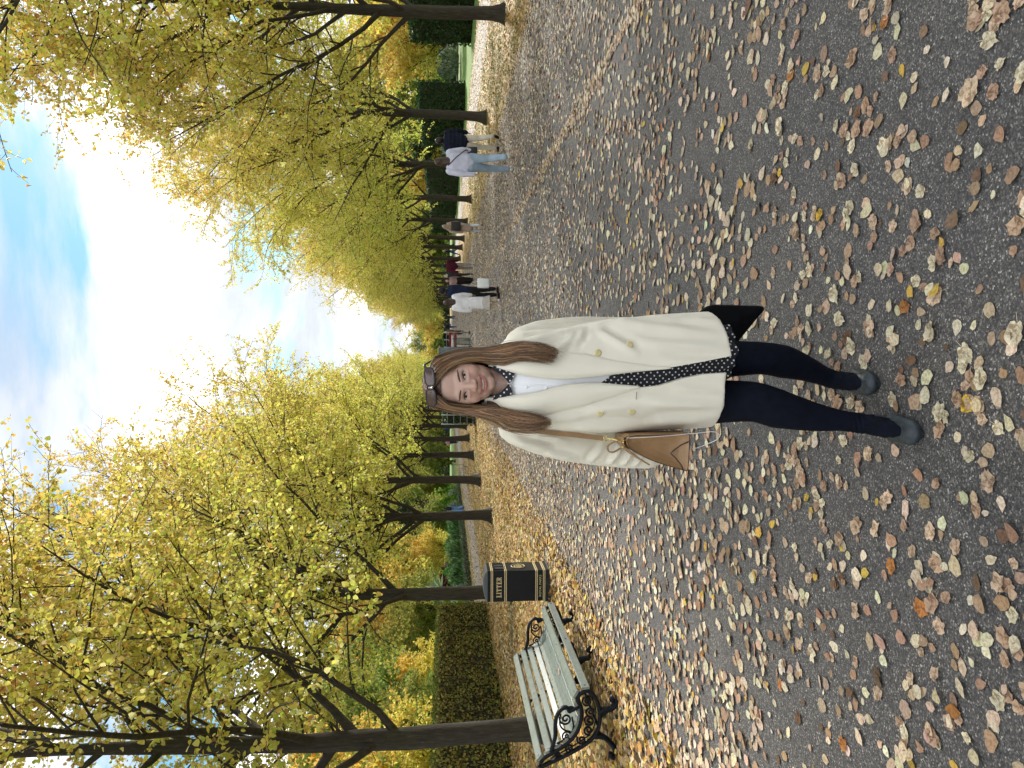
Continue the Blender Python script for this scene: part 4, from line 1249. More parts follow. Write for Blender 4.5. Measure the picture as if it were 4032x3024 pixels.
def fuse(mb, voxel, smooth=4, name='body', mat=None, subsurf=0):
    """Joins the overlapping shapes into one continuous skin."""
    me = bpy.data.meshes.new('raw'); me.from_pydata(mb.v, [], mb.f)
    bm = bmesh.new(); bm.from_mesh(me); bmesh.ops.remove_doubles(bm, verts=bm.verts, dist=1e-5); bmesh.ops.recalc_face_normals(bm, faces=bm.faces); bm.to_mesh(me); bm.free()
    o = bpy.data.objects.new('raw', me); TMP.collection.objects.link(o)
    m = o.modifiers.new('r', 'REMESH'); m.mode = 'VOXEL'; m.voxel_size = voxel; m.use_smooth_shade = True
    if smooth:
        s = o.modifiers.new('s', 'SMOOTH'); s.factor = .5; s.iterations = smooth
    vl = TMP.view_layers[0]; vl.update()
    out = bpy.data.meshes.new_from_object(o.evaluated_get(vl.depsgraph))
    bpy.data.objects.remove(o); bpy.data.meshes.remove(me)
    out.name = name
    out.materials.clear()
    if mat: out.materials.append(mat)
    for p in out.polygons: p.use_smooth = True
    return out
MATS = {}
def cloth(col, rough=.85, bump=.25):
    k = (tuple(round(c, 3) for c in col), rough)
    if k not in MATS:
        MATS[k] = simple('cloth', col, rough, var=.14, scale=7, bump=bump, bscale=16, spec=.15)
    return MATS[k]
M_SKIN = {'light': simple('skin_light', (.52, .33, .25), .5, var=.06, scale=20), 'dark': simple('skin_dark', (.20, .11, .075), .5, var=.06, scale=20)}
M_HAIRD = {'black': simple('hair_black', (.012, .010, .010), .4, var=.5, scale=40), 'brown': simple('hair_brown', (.045, .022, .012), .4, var=.5, scale=40), 'blond': simple('hair_blond', (.30, .21, .12), .45, var=.4, scale=40), 'grey': simple('hair_grey', (.42, .41, .40), .5, var=.3, scale=40), 'cap': simple('black_cap', (.012, .012, .014), .8)}

def person(loc, face, label, h=1.66, top=(.2, .2, .2), legs=(.05, .05, .06), shoes=(.02, .02, .02), hair='black', hairlen=0, skin='light', stride=.22, swing=.10, coat=0.0, skirt=None, bulk=1.0, fine=.014, wide=1.0, group='people walking on the avenue', sit=False, cuff=None, lean=0.0, quilt=0):
    s = h / 1.66
    root_loc = loc
    hipz, shz, neck, hdz = .88 * s, 1.36 * s, 1.42 * s, 1.545 * s
    hip = .085 * s; sh = .165 * s * bulk
    if sit: hipz -= .40 * s; shz -= .40 * s; neck -= .40 * s; hdz -= .40 * s
    ft = {}
    for sd_, ph in ((-1, 1), (1, -1)):
        y = stride * ph * s
        H_ = np.array([hip * sd_, 0, hipz])
        if sit:
            K = H_ + [0.02 * sd_, .40 * s, .02]; A = K + [0, .05, -.40 * s]
        else:
            A = np.array([hip * .9 * sd_, y * 1.15, (.075 + (.10 * max(0, -ph) * min(1, stride / .2))) * s])
            K = (H_ + A) / 2 + [0, .05 * s if ph > 0 else .09 * s * min(1, stride / .2), 0]
        toe = A + np.array([.012 * sd_, .15 * s, -.045 * s]) if (ph > 0 or stride < .12 or sit) else A + np.array([.012 * sd_, .10 * s, -.13 * s])
        Sd = np.array([sh * sd_, lean, shz]); El = Sd + np.array([.055 * sd_ * bulk, -swing * ph * .6 - .02, -.26 * s]); Wr = El + np.array([.005 * sd_, -swing * ph * .7 + .05, -.235 * s])
        ft[sd_] = (H_, K, A, toe, Sd, El, Wr)
    b = MB()
    ellipsoid(b, (0, lean + .01, hdz), (.074 * s, .092 * s, .112 * s)); capsule(b, (0, lean, neck - .06 * s), .05 * s, (0, lean + .005, hdz - .05), .045 * s)
    ellipsoid(b, (0, lean + .098 * s, hdz - .012), (.013 * s, .02 * s, .022 * s), 6)
    capsule(b, (0, 0, hipz + .05), .11 * s, (0, lean, shz - .08), .12 * s, flat=(1.15, .8))
    for sd_, (H_, K, A, toe, Sd, El, Wr) in ft.items():
        capsule(b, H_, .07 * s, K, .05 * s); capsule(b, K, .05 * s, A, .034 * s); capsule(b, A, .035 * s, toe, .026 * s)
        capsule(b, Sd, .045 * s, El, .036 * s); capsule(b, El, .036 * s, Wr, .025 * s)
        hd = unit(Wr - El)
        capsule(b, Wr, .024 * s, Wr + hd * .06 * s, .030 * s, 8, (.55, 1)); capsule(b, Wr + hd * .09 * s, .016 * s, Wr + hd * .15 * s + [0, .02, 0], .010 * s, 8); capsule(b, Wr + hd * .03 + [0, .02, 0], .012, Wr + hd * .08 + [-.01 * sd_, .04, 0], .009, 6)
    root = link('person', fuse(b, fine, 3, 'body', M_SKIN[skin]), None, loc, face, label, 'person', group)
    # trousers or skirt
    t = MB()
    if skirt:
        z0, z1, c = skirt
        t.lathe([(.20 * s, z1 * s), (.23 * s, z1 * s + .02), (.19 * s, (z0 + z1) / 2 * s), (.15 * s, z0 * s), (.13 * s, z0 * s + .01)], 20, sy=.75)
        link('skirt', fuse(t, fine, 2, 'skirt', cloth(c)), root)
        t = MB()
    for sd_, (H_, K, A, toe, *_r) in ft.items():
        capsule(t, H_ + [0, 0, .05], .098 * s * wide, K, .070 * s * wide); capsule(t, K, .070 * s * wide, A + [0, 0, .055], (.055 if wide <= 1.15 else .078) * s * wide)
    capsule(t, (-.05 * s, 0, hipz + .07), .11 * s, (.05 * s, 0, hipz + .07), .11 * s)
    link('tights' if skirt else 'trousers', fuse(t, fine, 3, 'trousers', cloth(legs)), root)
    # top
    t = MB()
    zt = hipz + .02 - coat
    k = bulk
    capsule(t, (0, 0, zt + .10), .155 * s * k, (0, lean * .6, hipz + .22), .150 * s * k, 16, (1.12, .78), ref=(0, 1, 0))
    capsule(t, (0, lean * .6, hipz + .22), .150 * s * k, (0, lean, shz - .07), .155 * s * k, 16, (1.18, .78), ref=(0, 1, 0))
    capsule(t, (-sh * .75, lean, shz - .005), .062 * s * k, (sh * .75, lean, shz - .005), .062 * s * k)
    for sd_, (H_, K, A, toe, Sd, El, Wr) in ft.items():
        capsule(t, Sd, .072 * s * k, El, .060 * s * k); capsule(t, El, .060 * s * k, Wr, .046 * s * k)
    capsule(t, (0, lean, shz), .08 * s, (0, lean, neck + .01), .065 * s)
    tm = fuse(t, fine, 4, 'top', cloth(top))
    if quilt:
        for v in tm.vertices:
            v.co += v.normal * (.014 * abs(math.sin((v.co.z - .1) * math.pi / quilt)) - .006)
    tp = link('coat' if coat > .1 else 'top', tm, root)
    for sd_, (H_, K, A, toe, *_r) in ft.items():
        f = MB(); capsule(f, A + [0, -.03, -.035 * s], .042 * s, toe + [0, .02, .0], .036 * s, 10, (1.0, .85))
        link('shoe', fuse(f, min(fine, .012), 2, 'shoe', cloth(shoes, .5)), root)
    hm = MB(); r = M_HAIRD[hair]
    ellipsoid(hm, (0, lean - .012 * s, hdz + .018 * s), (.086 * s, .098 * s, .110 * s))
    if hairlen:
        capsule(hm, (0, lean - .055 * s, hdz - .02), .078 * s, (0, lean - .085 * s, hdz - hairlen), .075 * s, 12, (1.15, .55), ref=(0, 1, 0))
        for sx in (-1, 1): capsule(hm, (.06 * sx * s, lean - .02, hdz), .035 * s, (.085 * sx * s, lean - .05 * s, hdz - hairlen * .9), .03 * s)
    me = fuse(hm, fine, 2, 'hair', r)
    # open the face
    bm = bmesh.new(); bm.from_mesh(me)
    bmesh.ops.delete(bm, geom=[v for v in bm.verts if v.co.y > lean + .045 * s and v.co.z < hdz + .055 * s], context='VERTS'); bm.to_mesh(me); bm.free()
    link('hair' if hair != 'cap' else 'cap', me, root)
    return root, ft

W = math.pi     # facing the camera
people = {}
people['sweat'] = person((3.94, 16.45, 0), -.05, 'woman with long dark hair in a pale lilac sweatshirt and light jeans walking away', 1.70, (.62, .64, .80), (.32, .42, .53), (.55, .52, .42), 'brown', .30, stride=.24, swing=.05, bulk=1.12, fine=.011, wide=1.12)
people['puffer'] = person((5.56, 20.9, 0), .05, 'man in a navy puffer jacket and cream trousers walking away', 1.74, (.012, .016, .035), (.60, .57, .50), (.015, .015, .018), 'black', 0, stride=.20, swing=.10, bulk=1.26, fine=.012, quilt=.11)
people['beige'] = person((4.66, 29.9, 0), .1, 'blonde woman in a long beige coat and pale jeans walking away', 1.55, (.40, .31, .25), (.55, .60, .68), (.5, .5, .5), 'blond', .22, stride=.16, coat=.42, fine=.015)
people['grey'] = person((6.9, 44, 0), .1, 'grey-haired person in a pale grey jacket half hidden behind the sweatshirt woman', 1.62, (.45, .46, .46), (.02, .02, .02), (.02, .02, .02), 'grey', .05, fine=.018)
people['maroon'] = person((4.05, 38.3, 0), -.05, 'man in a maroon pullover and grey trousers walking away', 1.62, (.075, .012, .028), (.27, .25, .24), (.8, .8, .8), 'black', 0, stride=.16, bulk=1.25, fine=.015)
people['companion'] = person((3.72, 40.0, 0), .1, 'grey-haired person in black walking just beyond the maroon pullover', 1.52, (.04, .04, .05), (.03, .03, .03), (.03, .03, .03), 'grey', .05, fine=.018)
people['pink'] = person((3.33, 38.5, 0), W, 'woman in a dusty pink cardigan and black trousers walking towards the camera', 1.46, (.36, .25, .24), (.015, .013, .014), (.03, .02, .02), 'brown', .18, stride=.10, fine=.015, wide=1.25)
people['white'] = person((1.20, 20.45, 0), .12, 'woman with long brown hair in a long white coat and pleated skirt, seen from behind', 1.52, (.82, .83, .90), (.62, .50, .36), (.78, .78, .85), 'brown', .30, stride=.03, swing=.02, coat=.48, skirt=(.62, .30, (.52, .48, .45)), fine=.012, bulk=1.05)
people['navy'] = person((1.52, 20.75, 0), .9, 'man in a navy coat and black cap leaning towards the woman in the white coat', 1.66, (.014, .022, .055), (.02, .02, .022), (.015, .015, .015), 'cap', 0, stride=.04, swing=.02, coat=.10, fine=.012, skin='dark')
people['dark'] = person((9.3, 74.5, 0), 1.2, 'person in a black jacket and blue jeans on the verge past the maroon pullover', 1.66, (.015, .018, .022), (.04, .07, .17), (.02, .02, .02), 'grey', 0, fine=.022)
people['tan'] = person((1.20, 60.5, 0), .3, 'woman in a tan knee-length coat and black boots beside the red-boarded fence', 1.52, (.25, .155, .105), (.012, .012, .012), (.012, .012, .012), 'grey', .05, stride=.14, coat=.40, fine=.018)
for i, (x, y, c, l, lab) in enumerate([(2.6, 96, (.015, .02, .04), (.03, .05, .13), 'dark-clothed person in navy far down the avenue beyond the tan coat'), (3.9, 99, (.025, .045, .05), (.02, .04, .11), 'far person in slate jacket and blue jeans near the avenue end'),
                                       (1.9, 97, (.32, .065, .02), (.02, .02, .02), 'far person in an orange jacket near the avenue end'), (-.5, 92, (.03, .03, .035), (.03, .03, .03), 'far person in charcoal near the avenue end behind the fence')]):
    person((x, y, 0), 2.5 + i, lab, 1.62, c, l, hair='black' if i % 2 else 'grey', fine=.024, stride=.12, group='distant people at the end of the avenue')
people['bluejean'] = person((-11.9, 56.0, 0), 1.3, 'person in a dark jacket and bright blue flared jeans on the bench-side path', 1.62, (.02, .018, .035), (.17, .33, .72), (.1, .1, .1), 'black', 0, stride=.10, fine=.02, wide=1.3)
people['pinkl'] = person((-10.2, 82, 0), .0, 'far person in a pink top on the bench-side path', 1.6, (.42, .24, .27), (.02, .03, .07), hair='brown', fine=.024)
people['bluel'] = person((-9.2, 88, 0), .0, 'far person in a royal blue coat on the bench-side path', 1.66, (.025, .05, .22), (.02, .03, .09), hair='black', fine=.024)

# ---- things they carry
M_BLACKBAG = simple('black_bag', (.012, .013, .015), .5, var=.3, scale=12)
M_PAPER = simple('white_paper_bag', (.80, .84, .84), .6, var=.05, scale=6)
def held_bag(name, loc, rotz, size, mat, label, strap=None, cat='bag'):
    root = empty(name, loc, rotz, label, cat)
    w, d, h = size
    m = MB(); V = []
    for z, k in ((0, .96), (.03 * h, 1), (.5 * h, 1.0), (.97 * h, .96), (h, .90)):
        for i in range(16):
            a = 6.283 * i / 16
            ca, sa = math.cos(a), math.sin(a)
            V.append((w / 2 * k * math.copysign(abs(ca) ** .4, ca), d / 2 * k * math.copysign(abs(sa) ** .4, sa), z))
    F = [(j * 16 + i, j * 16 + (i + 1) % 16, j * 16 + 16 + (i + 1) % 16, j * 16 + 16 + i) for j in range(4) for i in range(16)] + [tuple(range(16))[::-1], tuple(range(64, 80))]
    m.add(V, F); m.obj('body', mat, root, True)
    if strap:
        s = MB(); s.tube(smooth_curve(strap, 6), .011, 6, flat=(1, .4)); s.obj('strap', mat, root, True)
    return root
held_bag('shoulder_bag', (4.17, 16.50, .80), .2, (.22, .10, .20), M_BLACKBAG, 'small black bag slung across the sweatshirt woman by a thin strap', [(0, 0, .19), (-.05, -.19, .25), (-.22, -.20, .45), (-.36, -.10, .62)])
held_bag('backpack', (4.68, 29.72, .88), .1, (.34, .16, .36), M_BLACKBAG, 'black backpack on the woman in the beige coat', [(-.12, .02, .30), (-.13, .10, .42), (-.12, .22, .44)])
held_bag('carrier_bag', (1.72, 20.45, .32), .3, (.26, .12, .30), M_PAPER, 'white carrier bag hanging from the hand of the man in the navy coat', [(-.08, 0, .29), (-.02, 0, .48), (.06, 0, .29)])

# ---- the pale sculpture beyond the lawn
def sculpture():
    root = empty('stone_sculpture', (26.4, 82.5, 0), 0, 'small white stone sculpture seen across the lawn between hedges', 'sculpture')
    b = MB(); b.box((0, 0, .2), (1.3, 1.0, .4)); b.box((0, 0, .45), (1.1, .8, .12)); b.obj('plinth', M_STONE, root)
    m = MB()
    ellipsoid(m, (0, 0, .85), (.42, .30, .42)); ellipsoid(m, (.1, 0, 1.35), (.30, .24, .34)); ellipsoid(m, (.16, -.03, 1.75), (.19, .18, .21))
    capsule(m, (.3, 0, 1.4), .10, (.55, -.1, 1.0), .08); capsule(m, (-.15, 0, 1.45), .10, (-.45, -.1, 1.2), .08); capsule(m, (-.45, -.1, 1.2), .08, (-.6, -.1, 1.55), .06)
    capsule(m, (.2, -.1, .7), .15, (.35, -.3, .55), .12); capsule(m, (-.2, -.1, .7), .15, (-.35, -.3, .55), .12)
    link('figure', fuse(m, .03, 3, 'figure', M_STONE), root)
sculpture()
# ================================================================== THE WOMAN
def lerp_rows(rows, z):
    rows = np.array(sorted(rows), float)
    return [np.interp(z, rows[:, 0], rows[:, i]) for i in range(1, rows.shape[1])]
def loft_solid(mb, rows, n=48, p=2.3, steps=40):
    """closed body: rows of (z, xl, xr, yfront, yback), super-elliptic sections"""
    zs = np.linspace(min(r[0] for r in rows), max(r[0] for r in rows), steps)
    V = []
    for z in zs:
        xl, xr, yf, yb = lerp_rows(rows, z)
        cx_, cy_, a, b = (xl + xr) / 2, (yf + yb) / 2, (xr - xl) / 2, (yb - yf) / 2
        for i in range(n):
            t = 6.283185 * i / n; c, s = math.cos(t), math.sin(t)
            V.append((cx_ + a * math.copysign(abs(c) ** (2 / p), c), cy_ + b * math.copysign(abs(s) ** (2 / p), s), z))
    F = [(j * n + i, j * n + (i + 1) % n, j * n + n + (i + 1) % n, j * n + n + i) for j in range(steps - 1) for i in range(n)]
    F += [tuple(range(n))[::-1], tuple(range((steps - 1) * n, steps * n))]
    mb.add(V, F)

def skin_face_material():
    m, nt, nodes, links, b = new_mat('skin_face')
    at = N(nt, 'ShaderNodeAttribute', attribute_name='Col')
    links.new(at.outputs['Color'], b.inputs['Base Color'])
    b.inputs['Roughness'].default_value = .42
    b.inputs['Subsurface Weight'].default_value = .18
    b.inputs['Subsurface Radius'].default_value = (.012, .005, .003)
    b.inputs['Subsurface Scale'].default_value = .4
    return m
M_FACE = skin_face_material()
M_COAT = simple('cream_wool', (.80, .76, .635), .9, var=.02, scale=9, bump=.04, bscale=420, sheen=.35)
M_BLOUSE = simple('white_cotton', (.84, .85, .88), .8, var=.03, scale=12, bump=.08, bscale=60)
M_TIGHTS = simple('navy_tights', (.0040, .0056, .0125), .75, var=.25, scale=30, bump=.08, bscale=300, spec=.10)
M_SHOE = simple('grey_leather', (.030, .040, .048), .42, var=.35, scale=45, bump=.10, bscale=120, spec=.4)
M_SOLE = simple('shoe_sole', (.012, .012, .013), .7)
M_TAN = simple('tan_leather', (.33, .195, .092), .42, var=.18, scale=14, bump=.15, bscale=160)
M_TANDARK = simple('leather_edge', (.05, .02, .012), .5, var=.2, scale=20)
M_BRASS = simple('brass_fitting', (.75, .58, .22), .25, metal=1.0, var=.05)
M_BUTTON = simple('cream_button', (.66, .56, .28), .28, var=.12, scale=60)
M_CASE = simple('black_neoprene', (.0030, .0034, .0045), .8, var=.3, scale=30, bump=.1, bscale=300, spec=.12)
M_LENS = simple('brown_lens', (.075, .045, .04), .06, var=.3, scale=12)
M_FRAME = simple('dark_frame', (.010, .012, .022), .25)
M_WHITEWIRE = simple('white_cable', (.75, .76, .76), .4)
M_LIP = simple('lip', (.43, .145, .13), .35, var=.08, scale=120)
M_TEETH = simple('teeth', (.74, .70, .60), .3, var=.04, scale=300)
M_EYEW = simple('eye_white', (.42, .37, .35), .2)
M_IRIS = simple('dark_iris', (.010, .006, .004), .08)
M_BROW = simple('eyebrow', (.075, .042, .028), .7, var=.4, scale=300)
M_LASH = simple('lash', (.012, .008, .006), .6)
M_SLIT = simple('stitch_dark', (.22, .20, .16), .9)

def polka_material():
    m, nt, nodes, links, b = new_mat('polka_dot')
    tc = N(nt, 'ShaderNodeTexCoord')
    sx = N(nt, 'ShaderNodeSeparateXYZ'); links.new(tc.outputs['Object'], sx.inputs[0])
    cb = N(nt, 'ShaderNodeCombineXYZ'); links.new(sx.outputs[0], cb.inputs[0]); links.new(sx.outputs[2], cb.inputs[1])
    mp = N(nt, 'ShaderNodeMapping'); mp.inputs['Rotation'].default_value = (0, 0, .75); links.new(cb.outputs[0], mp.inputs[0])
    v = N(nt, 'ShaderNodeTexVoronoi', voronoi_dimensions='2D'); v.inputs['Scale'].default_value = 66; v.inputs['Randomness'].default_value = .28
    links.new(mp.outputs[0], v.inputs[0])
    r = ramp(nt, [(.165, (.66, .66, .70)), (.205, (.006, .007, .012))])
    links.new(v.outputs['Distance'], r.inputs[0]); links.new(r.outputs[0], b.inputs['Base Color'])
    b.inputs['Roughness'].default_value = .75
    return m
M_POLKA = polka_material()

def hair_material():
    m, nt, nodes, links, b = new_mat('brown_hair')
    at = N(nt, 'ShaderNodeAttribute', attribute_name='Col')
    links.new(at.outputs['Color'], b.inputs['Base Color'])
    b.inputs['Roughness'].default_value = .38
    b.inputs['Specular IOR Level'].default_value = .45
    return m
M_HAIR = hair_material()

HEAD = Vector((-.119, 2.572, 1.437))
HROT = Matrix.Rotation(math.radians(-4.2), 3, 'Y') @ Matrix.Rotation(math.radians(-5), 3, 'Z') @ Matrix.Rotation(math.radians(4), 3, 'X')
def hp(x, y, z):
    return HEAD + HROT @ Vector((x, y, z))

def woman():
    # ---------------- body: one skin from crown to toes
    b = MB()
    E = lambda c, r, n=14: ellipsoid(b, hp(*c), r, n, HROT)
    E((0, .025, .042), (.076, .094, .086)); E((0, -.012, -.008), (.0735, .070, .074)); E((0, -.020, -.052), (.0605, .058, .050)); E((0, -.058, -.083), (.024, .020, .020), 10)
    for s in (-1, 1):
        E((s * .033, -.046, -.030), (.031, .026, .029), 12); E((s * .0125, -.086, -.031), (.0085, .010, .0075), 8); E((s * .024, -.058, .024), (.026, .016, .012), 10)
        E((s * .070, .015, -.01), (.010, .018, .028), 8)
    capsule(b, hp(0, -.078, .010), .0075, hp(0, -.091, -.024), .0115, 10); E((0, -.097, -.030), (.0105, .010, .0095), 8)
    capsule(b, hp(0, .022, -.06), .046, Vector((-.118, 2.605, 1.29)), .052, 16)
    HV = fuse(b, .0034, 9, 'head')
    co = np.empty(len(HV.vertices) * 3, np.float32); HV.vertices.foreach_get('co', co); co = co.reshape(-1, 3)
    inv = np.array(HROT.inverted()); loc = (co - np.array(HEAD)) @ inv.T
    X, Y, Z = loc.T
    front = np.clip((-Y - .03) / .03, 0, 1)
    g = lambda cx_, cz_, sx, sz: np.exp(-((X - cx_) / sx) ** 2 - ((Z - cz_) / sz) ** 2)
    dy = np.zeros(len(X))
    for s in (-1, 1):
        dy += .0085 * g(s * .034, .001, .017, .0085)                       # sockets
        dy += -.0030 * g(s * .034, -.0125, .016, .004)                      # lower lid roll (smiling)
        dy += -.0028 * g(s * .034, .0115, .018, .005)                       # upper lid fold
        dy += .0030 * np.exp(-(((X * s - .022 - (-.036 - Z) * .42) / .0045) ** 2)) * np.clip((Z + .066) / .01, 0, 1) * np.clip((-.034 - Z) / .012, 0, 1)   # smile lines
        dy += .0035 * g(s * .0065, -.0385, .0035, .0025)                    # nostrils
        dy += .0020 * g(s * .0330, -.0505, .005, .006)                      # mouth corners
    dy += .0050 * g(0, -.0575, .024, .0060)                                 # mouth hollow
    dy += .0020 * g(0, -.046, .004, .004)                                   # philtrum
    dy += .0025 * g(0, -.0755, .016, .004)                                  # under the lip
    loc2 = loc.copy(); loc2[:, 1] += dy * front
    co2 = loc2 @ np.array(HROT).T + np.array(HEAD)
    base = np.array([.52, .335, .265])
    col = np.tile(base, (len(X), 1))
    blush = sum(g(s * .042, -.028, .022, .018) for s in (-1, 1)) * front
    col = col * (1 - blush[:, None] * np.array([0, .13, .13])) 
    red = g(0, -.031, .014, .010) * front; col = col * (1 - red[:, None] * np.array([-.02, .10, .10]))
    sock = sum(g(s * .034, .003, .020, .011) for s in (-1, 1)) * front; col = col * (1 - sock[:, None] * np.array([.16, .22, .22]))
    nost = sum(g(s * .0065, -.0390, .0032, .0018) for s in (-1, 1)) * front; col = col * (1 - np.clip(nost, 0, 1)[:, None] * .75)
    mth = np.exp(-(np.abs(X) / .028) ** 4 - ((Z + .0585 - 5 * X ** 2) / .0058) ** 2) * front; col = col * (1 - np.clip(mth, 0, 1)[:, None] * np.array([.75, .88, .88]))
    headV, headF = co2, [tuple(p.vertices) for p in HV.polygons]
    fbvh = BVHTree.FromPolygons([Vector(v) for v in loc2], headF)
    def fy(x, z):
        h = fbvh.ray_cast(Vector((x, -.3, z)), Vector((0, 1, 0)))
        return h[0].y if h[0] is not None else -.06
    # trunk, arms and legs under the clothes
    b = MB()
    capsule(b, (-.118, 2.62, .66), .12, (-.115, 2.62, 1.18), .115, 16, (1.15, .72), ref=(0, 1, 0)); capsule(b, (-.24, 2.62, 1.27), .045, (.01, 2.62, 1.25), .045); capsule(b, (-.118, 2.605, 1.20), .07, (-.118, 2.603, 1.33), .050)
    WL = [(-.30, 2.63, 1.25), (-.352, 2.672, .99), (-.362, 2.668, .775)]; WR = [(.028, 2.64, 1.235), (.052, 2.70, 1.0), (.060, 2.775, .80)]
    for A, B, C_ in (WL, WR):
        capsule(b, A, .042, B, .036); capsule(b, B, .036, C_, .026)
    LR = [(-.040, 2.63, .62), (-.036, 2.625, .49), (-.033, 2.61, .385), (-.046, 2.63, .29), (-.070, 2.65, .20), (-.098, 2.665, .125), (-.113, 2.672, .075)]
    LL = [(-.190, 2.61, .62), (-.183, 2.57, .515), (-.183, 2.53, .435), (-.205, 2.515, .36), (-.230, 2.495, .25), (-.243, 2.475, .155), (-.253, 2.462, .075)]
    for P in (LR, LL):
        for i in range(len(P) - 1): capsule(b, P[i], .03, P[i + 1], .03, 8)
    for (ax_, ay_, az_), (tx, ty) in ((LR[-1], (-.119, 2.53)), (LL[-1], (-.262, 2.29))):
        capsule(b, (ax_, ay_, az_), .028, (tx, ty, .022), .016, 8, (1.3, .8))
    # hands: palm, four fingers and a thumb each
    def hand(w, d, curl, side):
        d = Vector(d).normalized(); sdv = Vector(side).normalized(); fw = d.cross(sdv).normalized()
        w = Vector(w); k0 = w + d * .075
        capsule(b, w, .022, w + d * .05, .027, 10, (1.35, .62), ref=tuple(fw)); capsule(b, w + d * .03, .026, k0, .027, 10, (1.4, .55), ref=tuple(fw))
        for i, ln in enumerate((.068, .078, .074, .058)):
            a = k0 + sdv * (-.027 + .018 * i)
            m1 = a + d * ln * .42 + fw * curl * .010; m2 = m1 + d * ln * .30 + fw * curl * .020; m3 = m2 + d * ln * .20 + fw * curl * .022
            for p, q, r0, r1 in ((a, m1, .0088, .0082), (m1, m2, .0082, .0075), (m2, m3, .0075, .0062)): capsule(b, p, r0, q, r1, 8)
        t0 = w + d * .022 - sdv * .030; t1 = t0 + d * .032 - sdv * .016 + fw * curl * .012; t2 = t1 + d * .028 + fw * curl * .014
        capsule(b, t0, .012, t1, .010, 8); capsule(b, t1, .010, t2, .0075, 8)
    hand((-.362, 2.668, .765), (.02, -.03, -1), 1.0, (0, 1, .0)); hand((.060, 2.775, .79), (.25, .10, -1), 1.2, (.1, -1, 0))
    BV = fuse(b, .0055, 3, 'body')
    nb = len(BV.vertices); bco = np.empty(nb * 3, np.float32); BV.vertices.foreach_get('co', bco); bco = bco.reshape(-1, 3)
    allV = np.concatenate([headV, bco]); allF = headF + [tuple(i + len(headV) for i in p.vertices) for p in BV.polygons]
    me = bpy.data.meshes.new('body'); me.from_pydata([tuple(v) for v in allV], [], allF); me.materials.append(M_FACE)
    a = me.color_attributes.new('Col', 'FLOAT_COLOR', 'POINT')
    c4 = np.ones((len(allV), 4), np.float32); c4[:len(col), :3] = col; c4[len(col):, :3] = base * .97
    a.data.foreach_set('color', c4.ravel())
    for p in me.polygons: p.use_smooth = True
    root = link('person', me, None, None, None, 'smiling long-haired woman in a cream coat facing the camera in mid-path', 'person')

    # ---------------- face pieces
    for s in (-1, 1):
        # almond eye under a lash line, on the face surface
        tilt = Matrix.Rotation(math.radians(-6 * s), 3, 'Y')
        m = MB(); V = []
        n = 20
        for k in range(n):
            t = 6.283 * k / n
            x = .0140 * math.cos(t); z = (.0048 if math.sin(t) > 0 else .0034) * math.copysign(abs(math.sin(t)) ** .8, math.sin(t))
            V.append((x, z))
        ring = [hp(s * .034 + p[0], fy(s * .034 + p[0], .0005 + p[1] + s * p[0] * .10) - .0004, .0005 + p[1] + s * p[0] * .10) for p in V]
        ec = fy(s * .034, .0005) - .0030
        ctr = hp(s * .034, ec, .0005)
        m.add(ring + [ctr], [(k, (k + 1) % n, n) for k in range(n)])
        eye = m.obj('eye', M_EYEW, root, True)
        m = MB(); ellipsoid(m, hp(s * .034 - .0008, ec + .0010, .0006), (.0068, .0022, .0048), 10, HROT); m.obj('iris', M_IRIS, eye, True)
        m = MB(); m.tube([hp(s * .034 + x, fy(s * .034 + x, .0005 + .0050 * (1 - (x / .0150) ** 2) + s * x * .10) - .0012, .0005 + .0050 * (1 - (x / .0150) ** 2) + s * x * .10) for x in np.linspace(-.0148, .0155, 9)], [.0008, .0014, .0018, .0020, .0021, .0021, .0020, .0016, .0008], 6); m.obj('lashes', M_LASH, eye, True)
        m = MB()
        bx = np.linspace(.013, .053, 9)
        bz = lambda x: .0165 + .0050 * math.sin((x - .014) / .042 * 2.2)
        P = [hp(s * x, fy(s * x, bz(x)) + .0006, bz(x)) for x in bx]
        m.tube(P, [.0018, .0031, .0036, .0036, .0034, .0030, .0025, .0018, .0007], 6, flat=(1, .9)); m.obj('eyebrow', M_BROW, root, True)
    mz = lambda x: -.0560 + 7.0 * x * x
    my = lambda x: min(-.0775 + 14 * x * x, fy(x, -.056) - .0012)
    m = MB(); m.tube([hp(x, my(x) - .001, mz(x) + .0030 - .0006 * math.exp(-(x / .004) ** 2)) for x in np.linspace(-.0345, .0345, 15)], [.0006, .0013, .0018, .0021, .0023, .0025, .0026, .0024, .0026, .0025, .0023, .0021, .0018, .0013, .0006], 8, flat=(1.25, 1)); m.obj('upper_lip', M_LIP, root, True)
    m = MB(); m.tube([hp(x, my(x) - .0012, mz(x) * .35 - .0655 * .65 - .0062 + (abs(x) / .0345) ** 3 * .0150 + .0005) for x in np.linspace(-.0335, .0335, 15)], [.0007, .0018, .0026, .0033, .0038, .0041, .0042, .0042, .0042, .0041, .0038, .0033, .0026, .0018, .0007], 8, flat=(1.2, 1)); m.obj('lower_lip', M_LIP, root, True)
    for k in range(10):
        x = -.0245 + .0049 * (k + .5)
        m = MB(); ellipsoid(m, hp(x, my(x) + .0030, mz(x) - .0022), (.00255, .0016, .0048), 6, HROT); m.obj('tooth', M_TEETH, root, True)

    # ---------------- coat
    c = MB()
